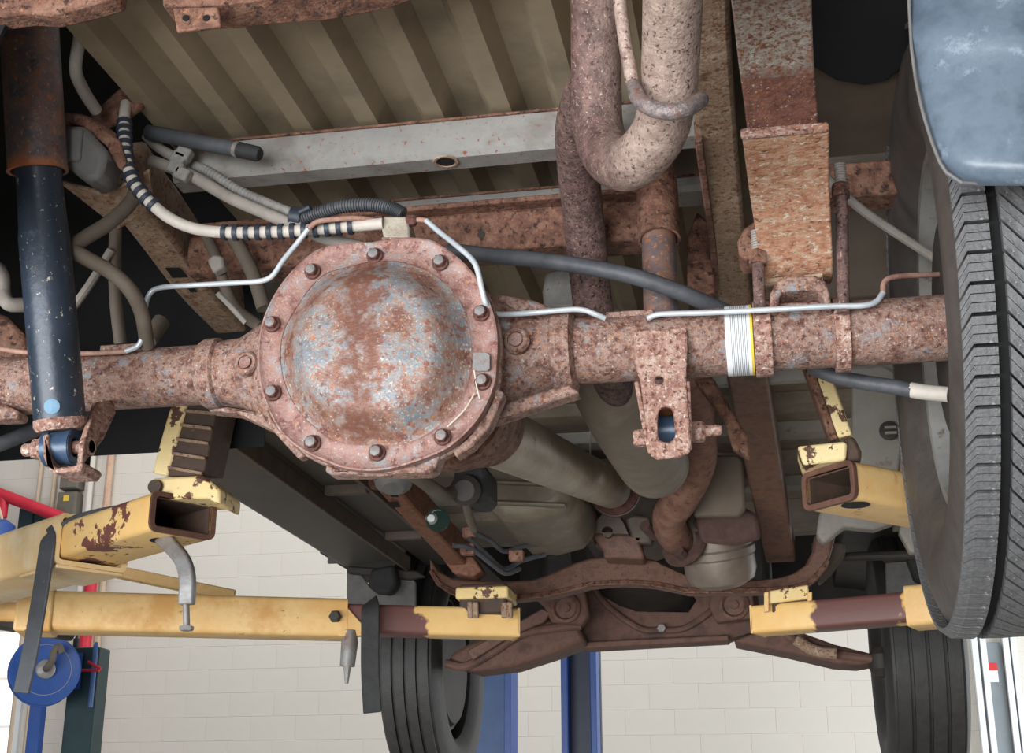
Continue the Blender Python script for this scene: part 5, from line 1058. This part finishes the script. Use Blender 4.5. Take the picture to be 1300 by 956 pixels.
obj('lock_pin_tip', MB().tube([at(441, 845, Y=1.4), at(440, 868, Y=1.4)], [.009, .004], 10), 'hook_steel', fa)
# near arm on the right
g0 = A(1052, 617, 1.985); g1 = A(1185, 642, 1.985); gd = nrm((g1-g0)*V(1, 1, 0))
ra = arm('ochre lift arm with open tube end beside the rear tyre')((g1[0], g1[1], 1.93))
obj('inner_tube', MB().rect_tube(g0, g0+gd*.5, .10, .056, .007), 'yellow_paint', ra)
obj('tube_end_rim', MB().rect_tube(g0-gd*.002, g0+gd*.005, .102, .058, .008), 'steel_edge', ra)
obj('tube_inside', MB().rect_tube(g0+gd*.004, g0+gd*.45, .0852, .0412, .002), 'pad_dark', ra)  # same dark lining, shading this tube's opening by colour
obj('outer_tube', MB().rect_tube(g0+gd*.38, g0+gd*1.1, .125, .09, .008), 'yellow_paint', ra)
obj('pin_hole', MB().lathe(at(1086, 641, Z=1.9565), (0, 0, -1), [(0, .02), (.0008, .02)], 24), 'recess_shade', ra)
obj('pad_base', MB().pp([(1012, 566), (1070, 560), (1076, 562), (1074, 584), (1020, 590)], .33, .07), 'yellow_chipped', ra, bevel=.004)
obj('pad_pivot', MB().pp([(1070, 556), (1084, 552), (1094, 572), (1094, 584), (1074, 586)], .34, .07), 'pad_dark', ra, bevel=.006)
obj('pad_upright', MB().prism([at(u, v, Y=.34) for u, v in ((1030, 458), (1048, 456), (1082, 552), (1064, 556))], (.006, .06, .01)), 'yellow_chipped', ra, bevel=.003)
obj('pad_edge', MB().prism([at(u, v, Y=.345) for u, v in ((1018, 458), (1030, 456), (1064, 556), (1054, 560))], (.0, .06, .01)), 'frame_rust', ra, bevel=.003)
# far arm on the right
h0 = A(962, 789, 1.985); h1 = A(1210, 768, 1.985); hd = nrm((h1-h0)*V(1, 1, 0)); Lh = ln(h1-h0)
rf = arm('far right lift arm, brown worn tube with yellow ends')((h1[0], h1[1], 1.93))
obj('inner_tube', MB().rect_tube(h0, h0+hd*(Lh*.85), .08, .064, .006), 'worn_inner_right', rf)
obj('end_cap', MB().box(h0, (.003, .04, .032), (hd, nrm(np.cross((0, 0, 1), hd)), V(0, 0, 1))), 'yellow_paint', rf, bevel=.001)
k1 = h0+hd*(Lh*.80)
obj('outer_tube', MB().rect_tube(k1, k1+hd*.6, .10, .088, .007), 'yellow_paint', rf)
obj('pad_top', MB().pp([(976, 750), (1026, 742), (1028, 760), (976, 766)], 1.56, .08), 'yellow_chipped', rf, bevel=.004)
obj('pad_post', MB().pp([(980, 764), (1024, 758), (1024, 776), (980, 778)], 1.57, .06), 'pad_dark', rf, bevel=.004)
for u in (973, 1028): obj('pad_lug', MB().pp([(u-3, 752), (u+3, 751), (u+3, 776), (u-3, 777)], 1.55, .012), 'yellow_paint', rf, bevel=.002)

# ================================================================== ONE TRUCK, ONE LIFT
def gather(name, label, cat, loc, roots):
    t_ = bpy.data.objects.new(name, None); COL.objects.link(t_); t_.location = loc.tolist(); t_.empty_display_size = .2
    t_['label'] = label; t_['category'] = cat
    for o in roots:
        o.parent = t_; o.location = (ORG[o]-loc).tolist()
        for k in ('category', 'group'):
            if k in o: del o[k]
        for ch in list(o.children):
            for g in list(ch.children): g.parent = o           # thing > part > sub-part, no deeper
    return t_
gather('pickup_truck', 'rusty pickup truck seen from below, raised on a yellow lift', 'truck', V(.1, 1.2, 1.72), TRUCK_PARTS)
gather('vehicle_lift', 'worn yellow vehicle lift whose swing arms carry the truck', 'vehicle lift', V(-.9, 1.2, 1.9), LIFT_PARTS)
